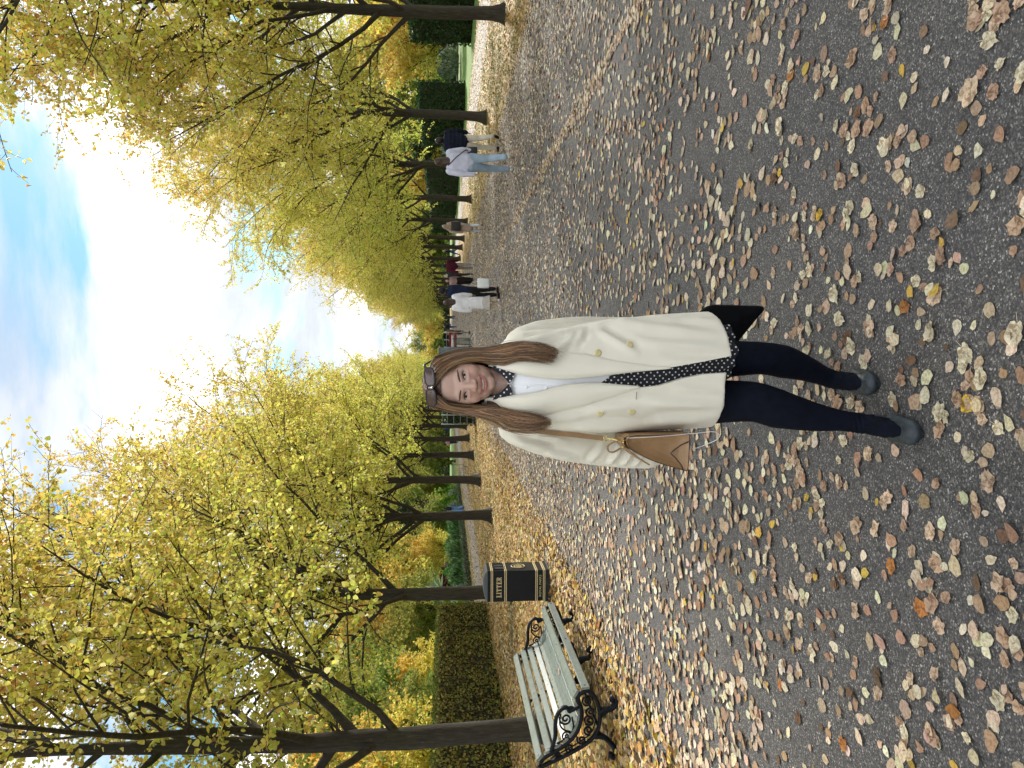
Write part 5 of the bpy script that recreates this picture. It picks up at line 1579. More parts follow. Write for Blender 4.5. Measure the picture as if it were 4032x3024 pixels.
    rows = [(.575, -.276, .131, 2.430, 2.80), (.66, -.282, .127, 2.432, 2.80), (.78, -.288, .118, 2.436, 2.79), (.92, -.292, .104, 2.445, 2.77), (1.02, -.294, .085, 2.452, 2.755), (1.10, -.293, .068, 2.460, 2.745), (1.18, -.292, .062, 2.468, 2.735),
            (1.235, -.290, .058, 2.480, 2.725), (1.275, -.277, .046, 2.500, 2.71), (1.31, -.245, .010, 2.527, 2.70), (1.335, -.205, -.030, 2.548, 2.69), (1.362, -.180, -.058, 2.560, 2.675)]
    loft_solid(c, rows, 56, 2.45, 60)
    for P, R in (([(-.280, 2.62, 1.262), (-.312, 2.632, 1.17), (-.338, 2.65, 1.07), (-.354, 2.665, .97), (-.366, 2.668, .86), (-.369, 2.668, .765)], [.054, .060, .062, .063, .063, .062]),
                 ([(.018, 2.63, 1.238), (.036, 2.645, 1.17), (.047, 2.668, 1.08), (.053, 2.70, .99), (.058, 2.735, .90), (.062, 2.765, .82)], [.054, .060, .061, .062, .058, .055])):
        for i in range(len(P) - 1): capsule(c, P[i], R[i], P[i + 1], R[i + 1], 18, (1.0, 1.08))
    cm = fuse(c, .0062, 8, 'coat')
    co = np.empty(len(cm.vertices) * 3, np.float32); cm.vertices.foreach_get('co', co); co = co.reshape(-1, 3)
    nr = np.empty(len(cm.vertices) * 3, np.float32); cm.vertices.foreach_get('normal', nr); nr = nr.reshape(-1, 3)
    disp = np.zeros(len(co))
    def fold(x0, z0, x1, z1, amp, w, side=-1):
        d = np.array([x1 - x0, z1 - z0]); L = np.linalg.norm(d); d /= L
        q = co[:, [0, 2]] - [x0, z0]
        t = q @ d; nn = q @ np.array([-d[1], d[0]])
        f = np.exp(-(nn / w) ** 2) - .75 * np.exp(-((nn - w * 1.5) / w) ** 2) 
        e = np.clip(t / (L * .25), 0, 1) * np.clip((L - t) / (L * .35), 0, 1)
        vis = np.clip(-nr[:, 1] * 1.5 + .3, 0, 1) if side < 0 else 1
        return amp * f * e * vis
    for a_ in [(.025, 1.235, .055, 1.05, .007, .011), (.055, 1.22, .068, 1.02, .006, .009), (.045, 1.06, -.03, 1.16, .007, .012), (.060, 1.03, -.005, 1.09, .005, .010), (.075, 1.02, .10, .84, .006, .014),
               (.060, 1.0, -.02, .86, .006, .016), (.085, .93, .045, .60, .008, .022), (.02, .88, .005, .58, .005, .018), (.105, .80, .095, .56, .005, .016), (-.045, .80, -.04, .57, .004, .014),
               (-.175, .86, -.19, .56, .006, .018), (-.235, 1.22, -.225, .98, .006, .014), (-.258, 1.12, -.262, .78, .007, .016), (-.245, .84, -.235, .57, .006, .018), (-.13, .76, -.15, .57, .004, .014), (-.205, 1.05, -.185, .84, .004, .014),
               (-.315, 1.27, -.345, 1.12, .007, .013), (-.29, 1.22, -.318, 1.06, .006, .011), (-.36, 1.16, -.385, 1.03, .005, .012), (-.41, .93, -.33, .875, .006, .010), (-.415, .88, -.33, .83, .007, .010), (-.42, .84, -.34, .79, .006, .009), (-.40, 1.0, -.33, .94, .005, .012)]:
        disp += 2.0 * fold(*a_)
    disp += .0016 * np.sin(co[:, 0] * 55 + co[:, 2] * 9) * np.clip((1.0 - co[:, 2]) / .4, 0, 1)
    co3 = co + nr * disp[:, None]
    hemw = np.clip((.72 - co3[:, 2]) / .14, 0, 1) * (co3[:, 1] < 2.60)
    co3[:, 2] -= hemw * np.where(co3[:, 0] > -.075, .026 * np.clip((.13 - co3[:, 0]) / .15, 0, 1) - .006, .0)
    cm.vertices.foreach_set('co', co3.astype(np.float32).ravel()); cm.update()
    bvh = BVHTree.FromPolygons([Vector(v) for v in co3], [tuple(p.vertices) for p in cm.polygons])
    def front(x, z, off=0.0):
        h = bvh.ray_cast(Vector((x, 1.6, z)), Vector((0, 1, 0)))
        return (h[0].y if h[0] is not None else 2.6) - off
    ER = [(1.40, -.052), (1.337, -.062), (1.31, -.069), (1.242, -.086), (1.174, -.095), (1.105, -.099), (1.037, -.093), (.944, -.082), (.87, -.073), (.774, -.064), (.676, -.046), (.597, -.031), (.50, -.012)]
    EL = [(1.40, -.180), (1.355, -.170), (1.301, -.165), (1.219, -.153), (1.174, -.143), (1.128, -.129), (1.082, -.120), (.99, -.117), (.921, -.123), (.851, -.128), (.797, -.122), (.724, -.099), (.651, -.084), (.567, -.079), (.50, -.078)]
    ip = lambda L, z: float(np.interp(z, [p[0] for p in L][::-1], [p[1] for p in L][::-1]))
    YB = [(.4, 2.50), (1.1, 2.505), (1.22, 2.525), (1.28, 2.56), (1.33, 2.62), (1.36, 2.76), (1.5, 2.78)]
    zz_ = np.linspace(.50, 1.42, 70)
    cut = MB(); V = []
    for z in zz_:
        xl, xr = ip(EL, z), ip(ER, z); yb = float(np.interp(z, [p[0] for p in YB], [p[1] for p in YB]))
        if z > 1.355: xl, xr = xl - .0, xr + .0
        V += [(xl, 2.2, z), (xr, 2.2, z), (xr, yb, z), (xl, yb, z)]
    F = [(j * 4 + i, j * 4 + (i + 1) % 4, j * 4 + 4 + (i + 1) % 4, j * 4 + 4 + i) for j in range(len(zz_) - 1) for i in range(4)] + [(3, 2, 1, 0), tuple(range(len(V) - 4, len(V)))]
    cut.add(V, F)
    oc = bpy.data.objects.new('c', cm); ok_ = bpy.data.objects.new('k', cut.mesh('k'))
    TMP.collection.objects.link(oc); TMP.collection.objects.link(ok_)
    bo = oc.modifiers.new('b', 'BOOLEAN'); bo.operation = 'DIFFERENCE'; bo.object = ok_; bo.solver = 'EXACT'
    vl = TMP.view_layers[0]; vl.update()
    cm2 = bpy.data.meshes.new_from_object(oc.evaluated_get(vl.depsgraph)); bpy.data.objects.remove(oc); bpy.data.objects.remove(ok_)
    cm2.materials.clear(); cm2.materials.append(M_COAT)
    for p in cm2.polygons: p.use_smooth = abs(p.normal.y) > .05 or True
    try: cm2.set_sharp_from_angle(angle=math.radians(50))
    except Exception: pass
    coat = link('coat', cm2, root)
    # lapels: rolled strips lying on the coat front
    OR = [(1.365, -.045), (1.30, -.052), (1.284, -.040), (1.221, -.024), (1.176, -.014), (1.13, -.011), (1.039, -.018), (.947, -.040), (.831, -.056), (.76, -.0605)]
    OL = [(1.375, -.188), (1.337, -.190), (1.283, -.206), (1.224, -.226), (1.152, -.218), (1.106, -.205), (1.038, -.188), (.969, -.165), (.90, -.142), (.86, -.129)]
    for ed, ou, z0, z1 in ((ER, OR, .765, 1.352), (EL, OL, .865, 1.365)):
        m = MB(); nz, nx = 60, 9; Vf = []
        for z in np.linspace(z0, z1, nz):
            xi, xo = ip(ed, z), ip(ou, z)
            dirn = 1 if xo > xi else -1
            for k in range(nx):
                t = k / (nx - 1); x = xi - dirn * .004 + (xo - xi + dirn * .004) * t
                ys = front(min(max(x, -.30), .10), min(z, 1.345), .0)
                xin = front(xi + dirn * .012, min(z, 1.345))
                lift = .0030 + .0085 * math.sin(min(1, t * 2.2 + .15) * math.pi * .5) * (1 - t) ** .8 + .0035 * (1 - abs(2 * t - 1))
                y = (ys if t > .12 else xin) - lift
                if t < .01: y = xin + .008
                Vf.append((x, y, z))
        n0 = len(Vf); Vb = [(x, y + .007, z) for x, y, z in Vf]
        F = [(j * nx + i, j * nx + i + 1, j * nx + nx + i + 1, j * nx + nx + i) for j in range(nz - 1) for i in range(nx - 1)]
        Fb = [tuple(q + n0 for q in f)[::-1] for f in F]
        rim = [j * nx for j in range(nz)] + [(nz - 1) * nx + i for i in range(1, nx)] + [j * nx + nx - 1 for j in range(nz - 2, -1, -1)] + [i for i in range(nx - 2, 0, -1)]
        Fr = [(rim[i], rim[(i + 1) % len(rim)], rim[(i + 1) % len(rim)] + n0, rim[i] + n0) for i in range(len(rim))]
        m.add(Vf + Vb, F + Fb + Fr); m.obj('lapel', M_COAT, coat, True)
    # collar roll round the back of the neck
    m = MB()
    an = np.linspace(-.35, math.pi + .35, 22)
    m.tube([(-.119 + .072 * math.cos(t), 2.605 + .062 * math.sin(t) + .0, 1.350 + .022 * math.sin(max(0, min(math.pi, t)))) for t in an], [.010] + [.017] * 20 + [.010], 10, flat=(.7, 1.4)); m.obj('collar', M_COAT, coat, True)
    for x, z in ((-.016, 1.000), (.011, .897), (-.214, .989), (-.209, .884)):
        y = front(x, z)
        m = MB(); m.lathe([(.004, 0), (.0112, .001), (.0118, .004), (.0095, .0065), (.006, .0060), (.001, .0058)], 18); me_ = m.mesh('button', M_BUTTON, True)
        o = link('button', me_, coat); o.location = (x, y + .001, z); o.rotation_euler = (math.pi / 2, 0, 0)
    for x, z in ((-.060, .973), (-.146, .976), (-.155, .874)):
        y = front(x, z)
        m = MB(); m.tube([(x - .0125, front(x - .0125, z) - .0048, z), (x, y - .0052, z + .0005), (x + .0125, front(x + .0125, z) - .0048, z)], .0011, 5); m.obj('buttonhole', M_SLIT, coat, True)

    # ---------------- blouse, collar and dress inside the opening
    m = MB(); loft_solid(m, [(.95, -.235, .0, 2.474, 2.72), (1.05, -.235, .0, 2.478, 2.71), (1.15, -.235, .0, 2.484, 2.70), (1.22, -.23, -.005, 2.497, 2.69), (1.26, -.212, -.022, 2.514, 2.68), (1.283, -.195, -.040, 2.534, 2.67)], 44, 2.3, 30)
    bl = m.obj('blouse', M_BLOUSE, root, True)
    for z in (1.264, 1.228, 1.165, 1.11):
        m = MB(); yb = lerp_rows([(.95, 2.474), (1.05, 2.478), (1.15, 2.484), (1.22, 2.497), (1.27, 2.522), (1.305, 2.545)], z)[0]
        ellipsoid(m, (-.128 + (1.264 - z) * -.03, yb + .0, z), (.0062, .0040, .0062), 8); m.obj('button', M_BLOUSE, bl, True)
    m = MB(); m.tube([(-.122 + .0025 * math.sin(z * 60) + (1.27 - z) * -.03, lerp_rows([(.95, 2.474), (1.05, 2.478), (1.15, 2.484), (1.22, 2.497), (1.27, 2.522), (1.305, 2.545)], z)[0] - .0005, z) for z in np.linspace(1.29, 1.02, 20)], .0022, 6); m.obj('placket', M_BLOUSE, bl, True)
    # dress: pleated skirt hanging below the coat
    m = MB(); nzp, npn = 26, 96; V = []
    for j, z in enumerate(np.linspace(.528, 1.03, nzp)):
        xl, xr, yf, yb = lerp_rows([(.528, -.108, .086, 2.474, 2.79), (.60, -.150, .075, 2.472, 2.77), (.80, -.215, .02, 2.472, 2.74), (.95, -.21, -.01, 2.472, 2.72), (1.03, -.20, -.04, 2.477, 2.71)], z)
        cx_, cy_, a_, b_ = (xl + xr) / 2, (yf + yb) / 2, (xr - xl) / 2, (yb - yf) / 2
        am = .012 * max(0, (1.0 - z) / .48)
        for i in range(npn):
            t = 6.283185 * i / npn; cc_, ss = math.cos(t), math.sin(t)
            k = 1 + am / .16 * (math.sin(t * 13 + 1.3) + .5 * math.sin(t * 7))
            V.append((cx_ + a_ * k * math.copysign(abs(cc_) ** .87, cc_), cy_ + b_ * k * math.copysign(abs(ss) ** .87, ss), z + (.006 * math.sin(t * 13 + .4) if j == 0 else 0)))
    F = [(j * npn + i, j * npn + (i + 1) % npn, j * npn + npn + (i + 1) % npn, j * npn + npn + i) for j in range(nzp - 1) for i in range(npn)]
    # the blouse tapers to a point over the dress: the dress top slopes
    m.add([(x, y - .004 * (1 if z < .99 else 0), z if z < .94 else .94 + (z - .94) * float(np.interp(x, [-.125, -.08], [.85, .05]))) for x, y, z in V], F)
    m.obj('dress', M_POLKA, root, True)
    for pts in ([(-.060, 1.338), (-.068, 1.308), (-.075, 1.270), (-.094, 1.270), (-.112, 1.280), (-.117, 1.287), (-.104, 1.297), (-.088, 1.314), (-.078, 1.334)], [(-.174, 1.338), (-.170, 1.308), (-.164, 1.278), (-.146, 1.276), (-.128, 1.281), (-.120, 1.287), (-.132, 1.298), (-.148, 1.314), (-.158, 1.334)]):
        m = MB()
        P = [Vector((x, 2.512 + .35 * (z - 1.27) + 1.2 * (x + .118) ** 2 * 3 - .006, z)) for x, z in pts]
        cen = sum(P, Vector()) / len(P) + Vector((0, -.004, 0))
        n = len(P)
        m.add(P + [cen] + [p + Vector((0, .006, 0)) for p in P], [(i, (i + 1) % n, n) for i in range(n)] + [(i, n + 1 + i, n + 1 + (i + 1) % n, (i + 1) % n) for i in range(n)])
        m.obj('blouse_collar', M_POLKA, root)
    m = MB(); m.tube([(-.118 + .060 * math.cos(t), 2.595 + .056 * math.sin(t), 1.312 + .012 * math.sin(t)) for t in np.linspace(-.25, math.pi + .25, 20)], .011, 8, flat=(.6, 1.6)); m.obj('neck_band', M_POLKA, root, True)

    # ---------------- legs in tights, shoes
    m = MB()
    def leg(P, R):
        Q = smooth_curve(P, 6); Rr = np.interp(np.linspace(0, len(P) - 1, len(Q)), range(len(P)), R)
        m.tube(Q, Rr, 22, flat=(1.0, 1.04))
    leg(LR, [.068, .062, .0555, .0575, .045, .0335, .0325]); leg(LL, [.078, .071, .0665, .0655, .049, .034, .0325])
    for (ax_, ay_, az_), (tx, ty) in ((LR[-1], (-.119, 2.545)), (LL[-1], (-.262, 2.305))):
        capsule(m, (ax_, ay_, az_), .0335, (ax_ + (tx - ax_) * .55, ay_ + (ty - ay_) * .55, .052), .034, 14); capsule(m, (ax_ + (tx - ax_) * .5, ay_ + (ty - ay_) * .5, .050), .033, (tx, ty, .027), .024, 14, (1.25, .9)); ellipsoid(m, (ax_, ay_ + .022, .038), (.032, .036, .034)); capsule(m, (ax_ + (tx - ax_) * .3, ay_ + (ty - ay_) * .3, .052), .034, (ax_ + (tx - ax_) * .75, ay_ + (ty - ay_) * .75, .036), .033, 14, (1.15, .9))
    tm = fuse(m, .005, 5, 'tights', M_TIGHTS)
    # wrinkles gathered at the ankles
    co = np.array([v.co[:] for v in tm.vertices]); nr = np.array([v.normal[:] for v in tm.vertices])
    w_k = np.exp(-((co[:, 2] - .10) / .035) ** 2)
    co += nr * (w_k * .0022 * np.sin(co[:, 2] * 420 + 2.5 * np.sin(co[:, 0] * 60)))[:, None]
    tm.vertices.foreach_set('co', co.astype(np.float32).ravel()); tm.update()
    link('tights', tm, root)
    for (hx, hy), (tx, ty) in (((-.110, 2.705), (-.119, 2.530)), ((-.250, 2.495), (-.263, 2.283))):
        d = Vector((tx - hx, ty - hy, 0)).normalized(); sdv = Vector((d.y, -d.x, 0))
        m = MB()
        capsule(m, (hx, hy, .032), .034, ((hx + tx) / 2, (hy + ty) / 2, .028), .036, 14, (1.0, .85)); capsule(m, ((hx + tx) / 2, (hy + ty) / 2, .028), .036, (tx, ty, .024), .033, 16, (1.30, .80), ref=(0, 0, 1)); ellipsoid(m, (tx - d.x * .01, ty - d.y * .01, .027), (.040, .040, .026))
        sh = fuse(m, .0045, 4, 'shoe', M_SHOE)
        for v in sh.vertices:
            if v.co.z < .010: v.co.z = .010
            t = (Vector((v.co.x, v.co.y, 0)) - Vector((hx, hy, 0))).dot(d) / .20
            # low-cut vamp: press the top down behind the toe so that the foot shows
            if t < .62 and v.co.z > .040: v.co.z = .040 + (v.co.z - .040) * .3
        so = link('shoe', sh, root)
        m = MB(); Vs = []
        L_ = (Vector((tx, ty, 0)) - Vector((hx, hy, 0))).length
        out = []
        for k in range(28):
            t = 6.283 * k / 28
            l = L_ / 2 + (L_ / 2 + .036) * math.cos(t); wd = np.interp(l / L_, [-.2, .1, .45, .85, 1.15], [.026, .032, .033, .043, .036])
            p = Vector((hx, hy, 0)) + d * l + sdv * wd * math.sin(t)
            out.append(p)
        m.add([p + Vector((0, 0, .005)) for p in out] + [p + Vector((0, 0, .016)) for p in out], [tuple(range(28))[::-1], tuple(range(28, 56))] + [(k, (k + 1) % 28, 28 + (k + 1) % 28, 28 + k) for k in range(28)])
        m.obj('sole', M_SOLE, so)

    # ---------------- hair: cap and several hundred locks falling over the coat
    m = MB()
    ellipsoid(m, hp(0, .026, .046), (.0805, .0985, .0895), 18, HROT); capsule(m, hp(0, .055, .02), .075, (-.118, 2.665, 1.25), .062, 16, (1.25, .6), ref=(0, 1, 0))
    for s in (-1, 1): capsule(m, hp(s * .070, .018, .0), .020, (-.118 + s * .082, 2.560, 1.318), .020, 12)
    cap = fuse(m, .005, 4, 'hair', M_HAIR)
    bm = bmesh.new(); bm.from_mesh(cap)
    iv = HROT.inverted()
    def is_face(v):
        q = iv @ (v.co - HEAD)
        return q.y < -.012 and q.z > -.07 and abs(q.x) < .080 and q.z < .080 - 6.0 * q.x * q.x + 0.15 * (q.y + .06)
    bmesh.ops.delete(bm, geom=[v for v in bm.verts if is_face(v)], context='VERTS'); bm.to_mesh(cap); bm.free()
    a = cap.color_attributes.new('Col', 'FLOAT_COLOR', 'POINT'); a.data.foreach_set('color', np.tile(np.array([.055, .030, .018, 1], np.float32), len(cap.vertices)))
    hair = link('hair', cap, root)
    r = np.random.default_rng(77)
    part = lambda s, q: hp(-.012 + .004 * s, -.066 + .115 * q, .100 + .036 * math.sin(min(1, .25 + q) * 1.57) - .012 * q)
    def head_pt(lx, ly, lz): return np.array(hp(lx, ly, lz))
    guides = {
        1: ([(-.044, 2.545, 1.540), (-.024, 2.565, 1.505), (-.012, 2.575, 1.465), (-.004, 2.570, 1.400), (.000, 2.555, 1.335), (.012, 2.51, 1.282), (.016, 2.465, 1.238), (.012, 2.45, 1.195), (.000, 2.445, 1.150), (-.016, 2.445, 1.122)],
            [(-.098, 2.502, 1.510), (-.068, 2.508, 1.478), (-.049, 2.520, 1.440), (-.044, 2.530, 1.392), (-.050, 2.535, 1.352), (-.052, 2.52, 1.308), (-.040, 2.475, 1.262), (-.040, 2.455, 1.217), (-.044, 2.447, 1.175), (-.048, 2.445, 1.140)]),
        -1: ([(-.196, 2.550, 1.545), (-.206, 2.570, 1.508), (-.216, 2.580, 1.470), (-.226, 2.575, 1.420), (-.236, 2.560, 1.370), (-.250, 2.535, 1.330), (-.270, 2.49, 1.285), (-.273, 2.455, 1.228), (-.264, 2.445, 1.185), (-.244, 2.445, 1.142)],
             [(-.158, 2.503, 1.520), (-.184, 2.510, 1.488), (-.194, 2.522, 1.440), (-.196, 2.532, 1.392), (-.200, 2.535, 1.352), (-.206, 2.52, 1.308), (-.212, 2.475, 1.262), (-.217, 2.455, 1.217), (-.226, 2.447, 1.180), (-.236, 2.445, 1.148)])}
    HC = [(3, (.115, .060, .031)), (3, (.18, .10, .050)), (2.2, (.26, .155, .078)), (1.2, (.36, .225, .12)), (1.2, (.06, .031, .018))]
    hairV, hairF, hairC = [], [], []; hn = 0
    def lock(P, rad, col, sides=4):
        nonlocal hn
        n = len(P)
        rr = rad * np.interp(np.linspace(0, 1, n), [0, .1, .6, 1], [.8, 1, .85, .12])
        V, F = tube(P, rr, sides, (1.0, .75))
        hairV.append(V); hairF.append(F + hn); hn += len(V); hairC.append(np.tile(col, (len(F), 1)))
    for s in (1, -1):
        O, I = [np.array(g_) for g_ in guides[s]]
        for k in range(760):
            w = r.beta(1.0, 1.0); q = r.uniform(0, 1) 
            G = I * (1 - w) + O * w
            start = np.array(part(s, w * .85 + r.uniform(0, .12)))
            P = np.concatenate([[start], G]).copy()
            # roundness over the skull and body of the fall
            bulge = np.interp(np.arange(11), [0, 1, 3, 5, 10], [0, .006, .012, .014, .012]) * math.sin(w * math.pi)
            P[:, 1] -= bulge * np.interp(np.arange(11), [0, 4, 10], [.6, 1, 1])
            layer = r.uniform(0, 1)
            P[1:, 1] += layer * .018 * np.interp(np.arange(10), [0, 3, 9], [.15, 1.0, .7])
            P += np.cumsum(r.normal(0, .0009, P.shape), axis=0)
            ph = r.uniform(0, 6.28)
            P[:, 0] += .0058 * np.sin(np.arange(11) * .9 + ph) * np.interp(np.arange(11), [0, 5, 10], [0, .5, 1.3])
            cutn = 1.0 - .30 * r.beta(1.0, 2.6)
            Q = smooth_curve(P, 3)
            Q = Q[:max(12, int(len(Q) * cutn))]
            low_ = Q[:, 2] < 1.315
            for i in np.nonzero(low_)[0]:
                y = front(float(np.clip(Q[i, 0], -.36, .08)), float(Q[i, 2]), .011 + (1 - layer) * .012)
                Q[i, 1] = min(Q[i, 1], y)
            # stay outside the scalp
            for i in range(len(Q)):
                if Q[i, 2] > 1.42:
                    d_ = iv @ (Vector(Q[i]) - HEAD) - Vector((0, .024, .044)); kk = math.sqrt((d_.x / .0815) ** 2 + (d_.y / .0995) ** 2 + (d_.z / .0905) ** 2)
                    if kk < 1.0: Q[i] = np.array(HEAD + HROT @ (d_ / max(kk, .2) * (1.0 + .02 * (1 - layer)) + Vector((0, .024, .044))))
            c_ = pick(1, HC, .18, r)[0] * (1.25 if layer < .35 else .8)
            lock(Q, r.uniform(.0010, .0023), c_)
    # back of the head and neck
    for k in range(300):
        t = r.uniform(-.15, math.pi + .15); q = r.uniform(.2, 1)
        top = np.array(hp(-.01 + .02 * math.cos(t), .03 + .03 * math.sin(t), .130))
        mid = np.array(hp(.083 * math.cos(t), .028 + .100 * math.sin(t), .04)); low = np.array(hp(.086 * math.cos(t), .045 + .085 * math.sin(t), -.06))
        end = np.array([-.118 + .115 * math.cos(t), 2.66 + .075 * math.sin(t), 1.26 - .05 * r.uniform()])
        P = smooth_curve(np.array([top, (top + mid) / 2 + np.array([0, 0, .018]), mid, low, end]), 4)
        for i in range(len(P)):
            if P[i, 2] > 1.42:
                d_ = iv @ (Vector(P[i]) - HEAD) - Vector((0, .024, .044)); kk = math.sqrt((d_.x / .0815) ** 2 + (d_.y / .0995) ** 2 + (d_.z / .0905) ** 2)
                if kk < 1.01: P[i] = np.array(HEAD + HROT @ (d_ / max(kk, .2) * 1.01 + Vector((0, .024, .044))))
        lock(P, r.uniform(.002, .0035), pick(1, HC, .18, r)[0] * .9)
    # a few stray hairs
    for k in range(20):
        s = 1 if k % 2 else -1
        O, I = [np.array(g_) for g_ in guides[s]]
        w = r.uniform(.85, 1.10)
        P = np.concatenate([[np.array(part(s, .5))], I * (1 - w) + O * w])
        P += np.cumsum(r.normal(0, .003, P.shape), axis=0); P[:, 1] -= .004
        lock(smooth_curve(P[1:], 3), .0006, pick(1, HC, .2, r)[0] * 1.4, 3)
    link('locks', fast_mesh('locks', np.concatenate(hairV), np.concatenate(hairF), M_HAIR, np.concatenate(hairC), True), hair, kind='stuff')

    # ---------------- sunglasses pushed up on the hair
    g_ = empty('sunglasses', (0, 0, 0), 0, 'dark sunglasses with brown lenses pushed up on the woman\'s hair', 'sunglasses')
    tb = Matrix.Rotation(math.radians(-38), 3, 'X')
    def gp(x, z, y=0.0):      # glasses plane: x across, z up the lens
        q = tb @ Vector((0, y, z))
        return hp(x + .002, -.060 + q.y + 3.0 * x * x, .1145 + q.z)
    def lens_ring(s, k=1.0, n=28):
        out = []
        for i in range(n):
            t = 6.283185 * i / n; c_, s_ = math.cos(t), math.sin(t)
            out.append((s * .0345 + .0290 * k * math.copysign(abs(c_) ** .62, c_), .0180 * k * math.copysign(abs(s_) ** .66, s_) - .002 * (1 if s_ < 0 else 0)))
        return out
    for s in (-1, 1):
        m = MB(); R_ = lens_ring(s)
        P = [gp(*p) for p in R_] + [gp(*R_[0]), gp(*R_[1])]
        m.tube(P, .0032, 6); m.obj('rim', M_FRAME, g_, True)
        m = MB(); R2 = [gp(p[0], p[1], -.001) for p in lens_ring(s, .97)]; cen = gp(s * .0345, 0, -.004)
        m.add(R2 + [cen] + [gp(p[0], p[1], .001) for p in lens_ring(s, .97)], [(i, (i + 1) % 28, 28) for i in range(28)] + [tuple(range(29, 57))[::-1]]); m.obj('lens', M_LENS, g_, True)
        m = MB(); m.tube([gp(s * .062, .012), hp(s * .074, -.02, .125), hp(s * .088, .02, .085), hp(s * .090, .05, .045)], [.004, .0035, .003, .0025], 6, flat=(.6, 1.2)); m.obj('temple', M_FRAME, g_, True)
    m = MB(); m.tube([gp(-.008, .008), gp(0, .012), gp(.008, .008)], .003, 6); m.obj('bridge', M_FRAME, g_, True)

    # ---------------- tan handbag on a shoulder strap
    bag = empty('handbag', (-.33, 2.50, .69), 0, 'tan leather handbag hanging at the woman\'s side from a shoulder strap', 'handbag')
    O_ = Vector((-.33, 2.50, .69))
    prof = [(-.281, .693), (-.283, .80), (-.285, .885), (-.294, .905), (-.312, .905), (-.330, .893), (-.358, .845), (-.378, .795), (-.396, .735), (-.404, .706), (-.398, .697), (-.34, .694)]
    ys = [(2.440, .965, .010), (2.436, .95, .0), (2.446, 1.0, 0), (2.50, 1.0, 0), (2.555, 1.0, 0), (2.566, .965, 0)]
    cen = (-.335, .78)
    m = MB(); V = []
    prof_s = smooth_curve(prof + [prof[0]], 3)[:-1]; npf = len(prof_s)
    for y, k, _ in ys[1:]:
        V += [(cen[0] + (p[0] - cen[0]) * k - O_.x, y - O_.y, cen[1] + (p[1] - cen[1]) * k - O_.z) for p in prof_s]
    F = [(j * npf + i, j * npf + (i + 1) % npf, j * npf + npf + (i + 1) % npf, j * npf + npf + i) for j in range(4) for i in range(npf)]
    m.add(V, F + [tuple(range(4 * npf, 5 * npf))])
    # dished gusset: rings shrinking inwards and pushed back
    V2 = [[(cen[0] + (p[0] - cen[0]) * k - O_.x, y - O_.y, cen[1] + (p[1] - cen[1]) * k - O_.z) for p in prof_s] for k, y in ((.95, 2.436), (.86, 2.441), (.6, 2.450), (.25, 2.455))]
    for a_, b_ in zip(V2[:-1], V2[1:]):
        m.add(a_ + b_, [(i, (i + 1) % npf, npf + (i + 1) % npf, npf + i) for i in range(npf)])
    m.add(V2[-1], [tuple(range(npf))]); m.obj('body', M_TAN, bag, True)
    m = MB(); m.tube([Vector((cen[0] + (p[0] - cen[0]) * .97, 2.437, cen[1] + (p[1] - cen[1]) * .97)) - O_ for p in np.concatenate([prof_s, prof_s[:2]])], .0016, 5); m.obj('piping', M_TANDARK, bag, True)
    m = MB(); m.tube([Vector(p) - O_ for p in [(-.306, 2.434, .70), (-.318, 2.437, .725), (-.338, 2.44, .75), (-.345, 2.44, .758), (-.362, 2.438, .740), (-.385, 2.434, .722), (-.398, 2.433, .718)]], .0022, 5); m.obj('seam', M_TANDARK, bag, True)
    m = MB(); V = []
    fl = smooth_curve([(-.288, .898), (-.296, .915), (-.316, .916), (-.338, .898), (-.365, .862), (-.386, .828)], 5)
    for x, z in fl: V += [(x - O_.x, 2.446 - O_.y, z - O_.z), (x - O_.x, 2.562 - O_.y, z - O_.z)]
    nf = len(fl)
    V += [(v[0] + .004, v[1], v[2] - .004) for v in V]
    F = [(2 * i, 2 * i + 1, 2 * i + 3, 2 * i + 2) for i in range(nf - 1)]; F += [tuple(q + 2 * nf for q in f)[::-1] for f in F]
    F += [(2 * i, 2 * i + 2, 2 * nf + 2 * i + 2, 2 * nf + 2 * i) for i in range(nf - 1)] + [(2 * i + 1, 2 * nf + 2 * i + 1, 2 * nf + 2 * i + 3, 2 * i + 3) for i in range(nf - 1)] + [(2 * nf - 2, 2 * nf - 1, 4 * nf - 1, 4 * nf - 2)]
    m.add(V, F); m.obj('flap', M_TAN, bag, True)
    def ribbon(P, w, mat, name, t=.0035):
        m = MB(); m.tube([Vector(p) - O_ for p in smooth_curve(P, 6)], w / 2, 10, flat=None if t is None else (t / w * 2, 1.0)); return m.obj(name, mat, bag, True)
    def sy(x, z, off): return front(x, z, off)
    SP = [(-.236, 2.66, 1.352), (-.243, 2.60, 1.358), (-.250, 2.545, 1.345)]
    for x, z in ((-.262, 1.29), (-.272, 1.23), (-.281, 1.17), (-.288, 1.11), (-.294, 1.05), (-.300, 1.0), (-.305, .965)):
        SP.append((x, min(sy(x, z, .008), 2.53), z))
    Q = smooth_curve(SP, 5); m = MB(); V = []
    for x, y, z in Q: V += [(x - .0085 - O_.x, y - O_.y, z - O_.z), (x + .0085 - O_.x, y - .001 - O_.y, z - O_.z)]
    n2 = len(Q); V += [(v[0], v[1] + .0035, v[2]) for v in V]
    F = [(2 * i, 2 * i + 1, 2 * i + 3, 2 * i + 2) for i in range(n2 - 1)]; F += [tuple(q + 2 * n2 for q in f)[::-1] for f in F]
    F += [(2 * i, 2 * i + 2, 2 * n2 + 2 * i + 2, 2 * n2 + 2 * i) for i in range(n2 - 1)] + [(2 * i + 1, 2 * n2 + 2 * i + 1, 2 * n2 + 2 * i + 3, 2 * i + 3) for i in range(n2 - 1)]
    m.add(V, F); m.obj('shoulder_strap', M_TAN, bag)
    ye = SP[-1][1]
    m = MB()
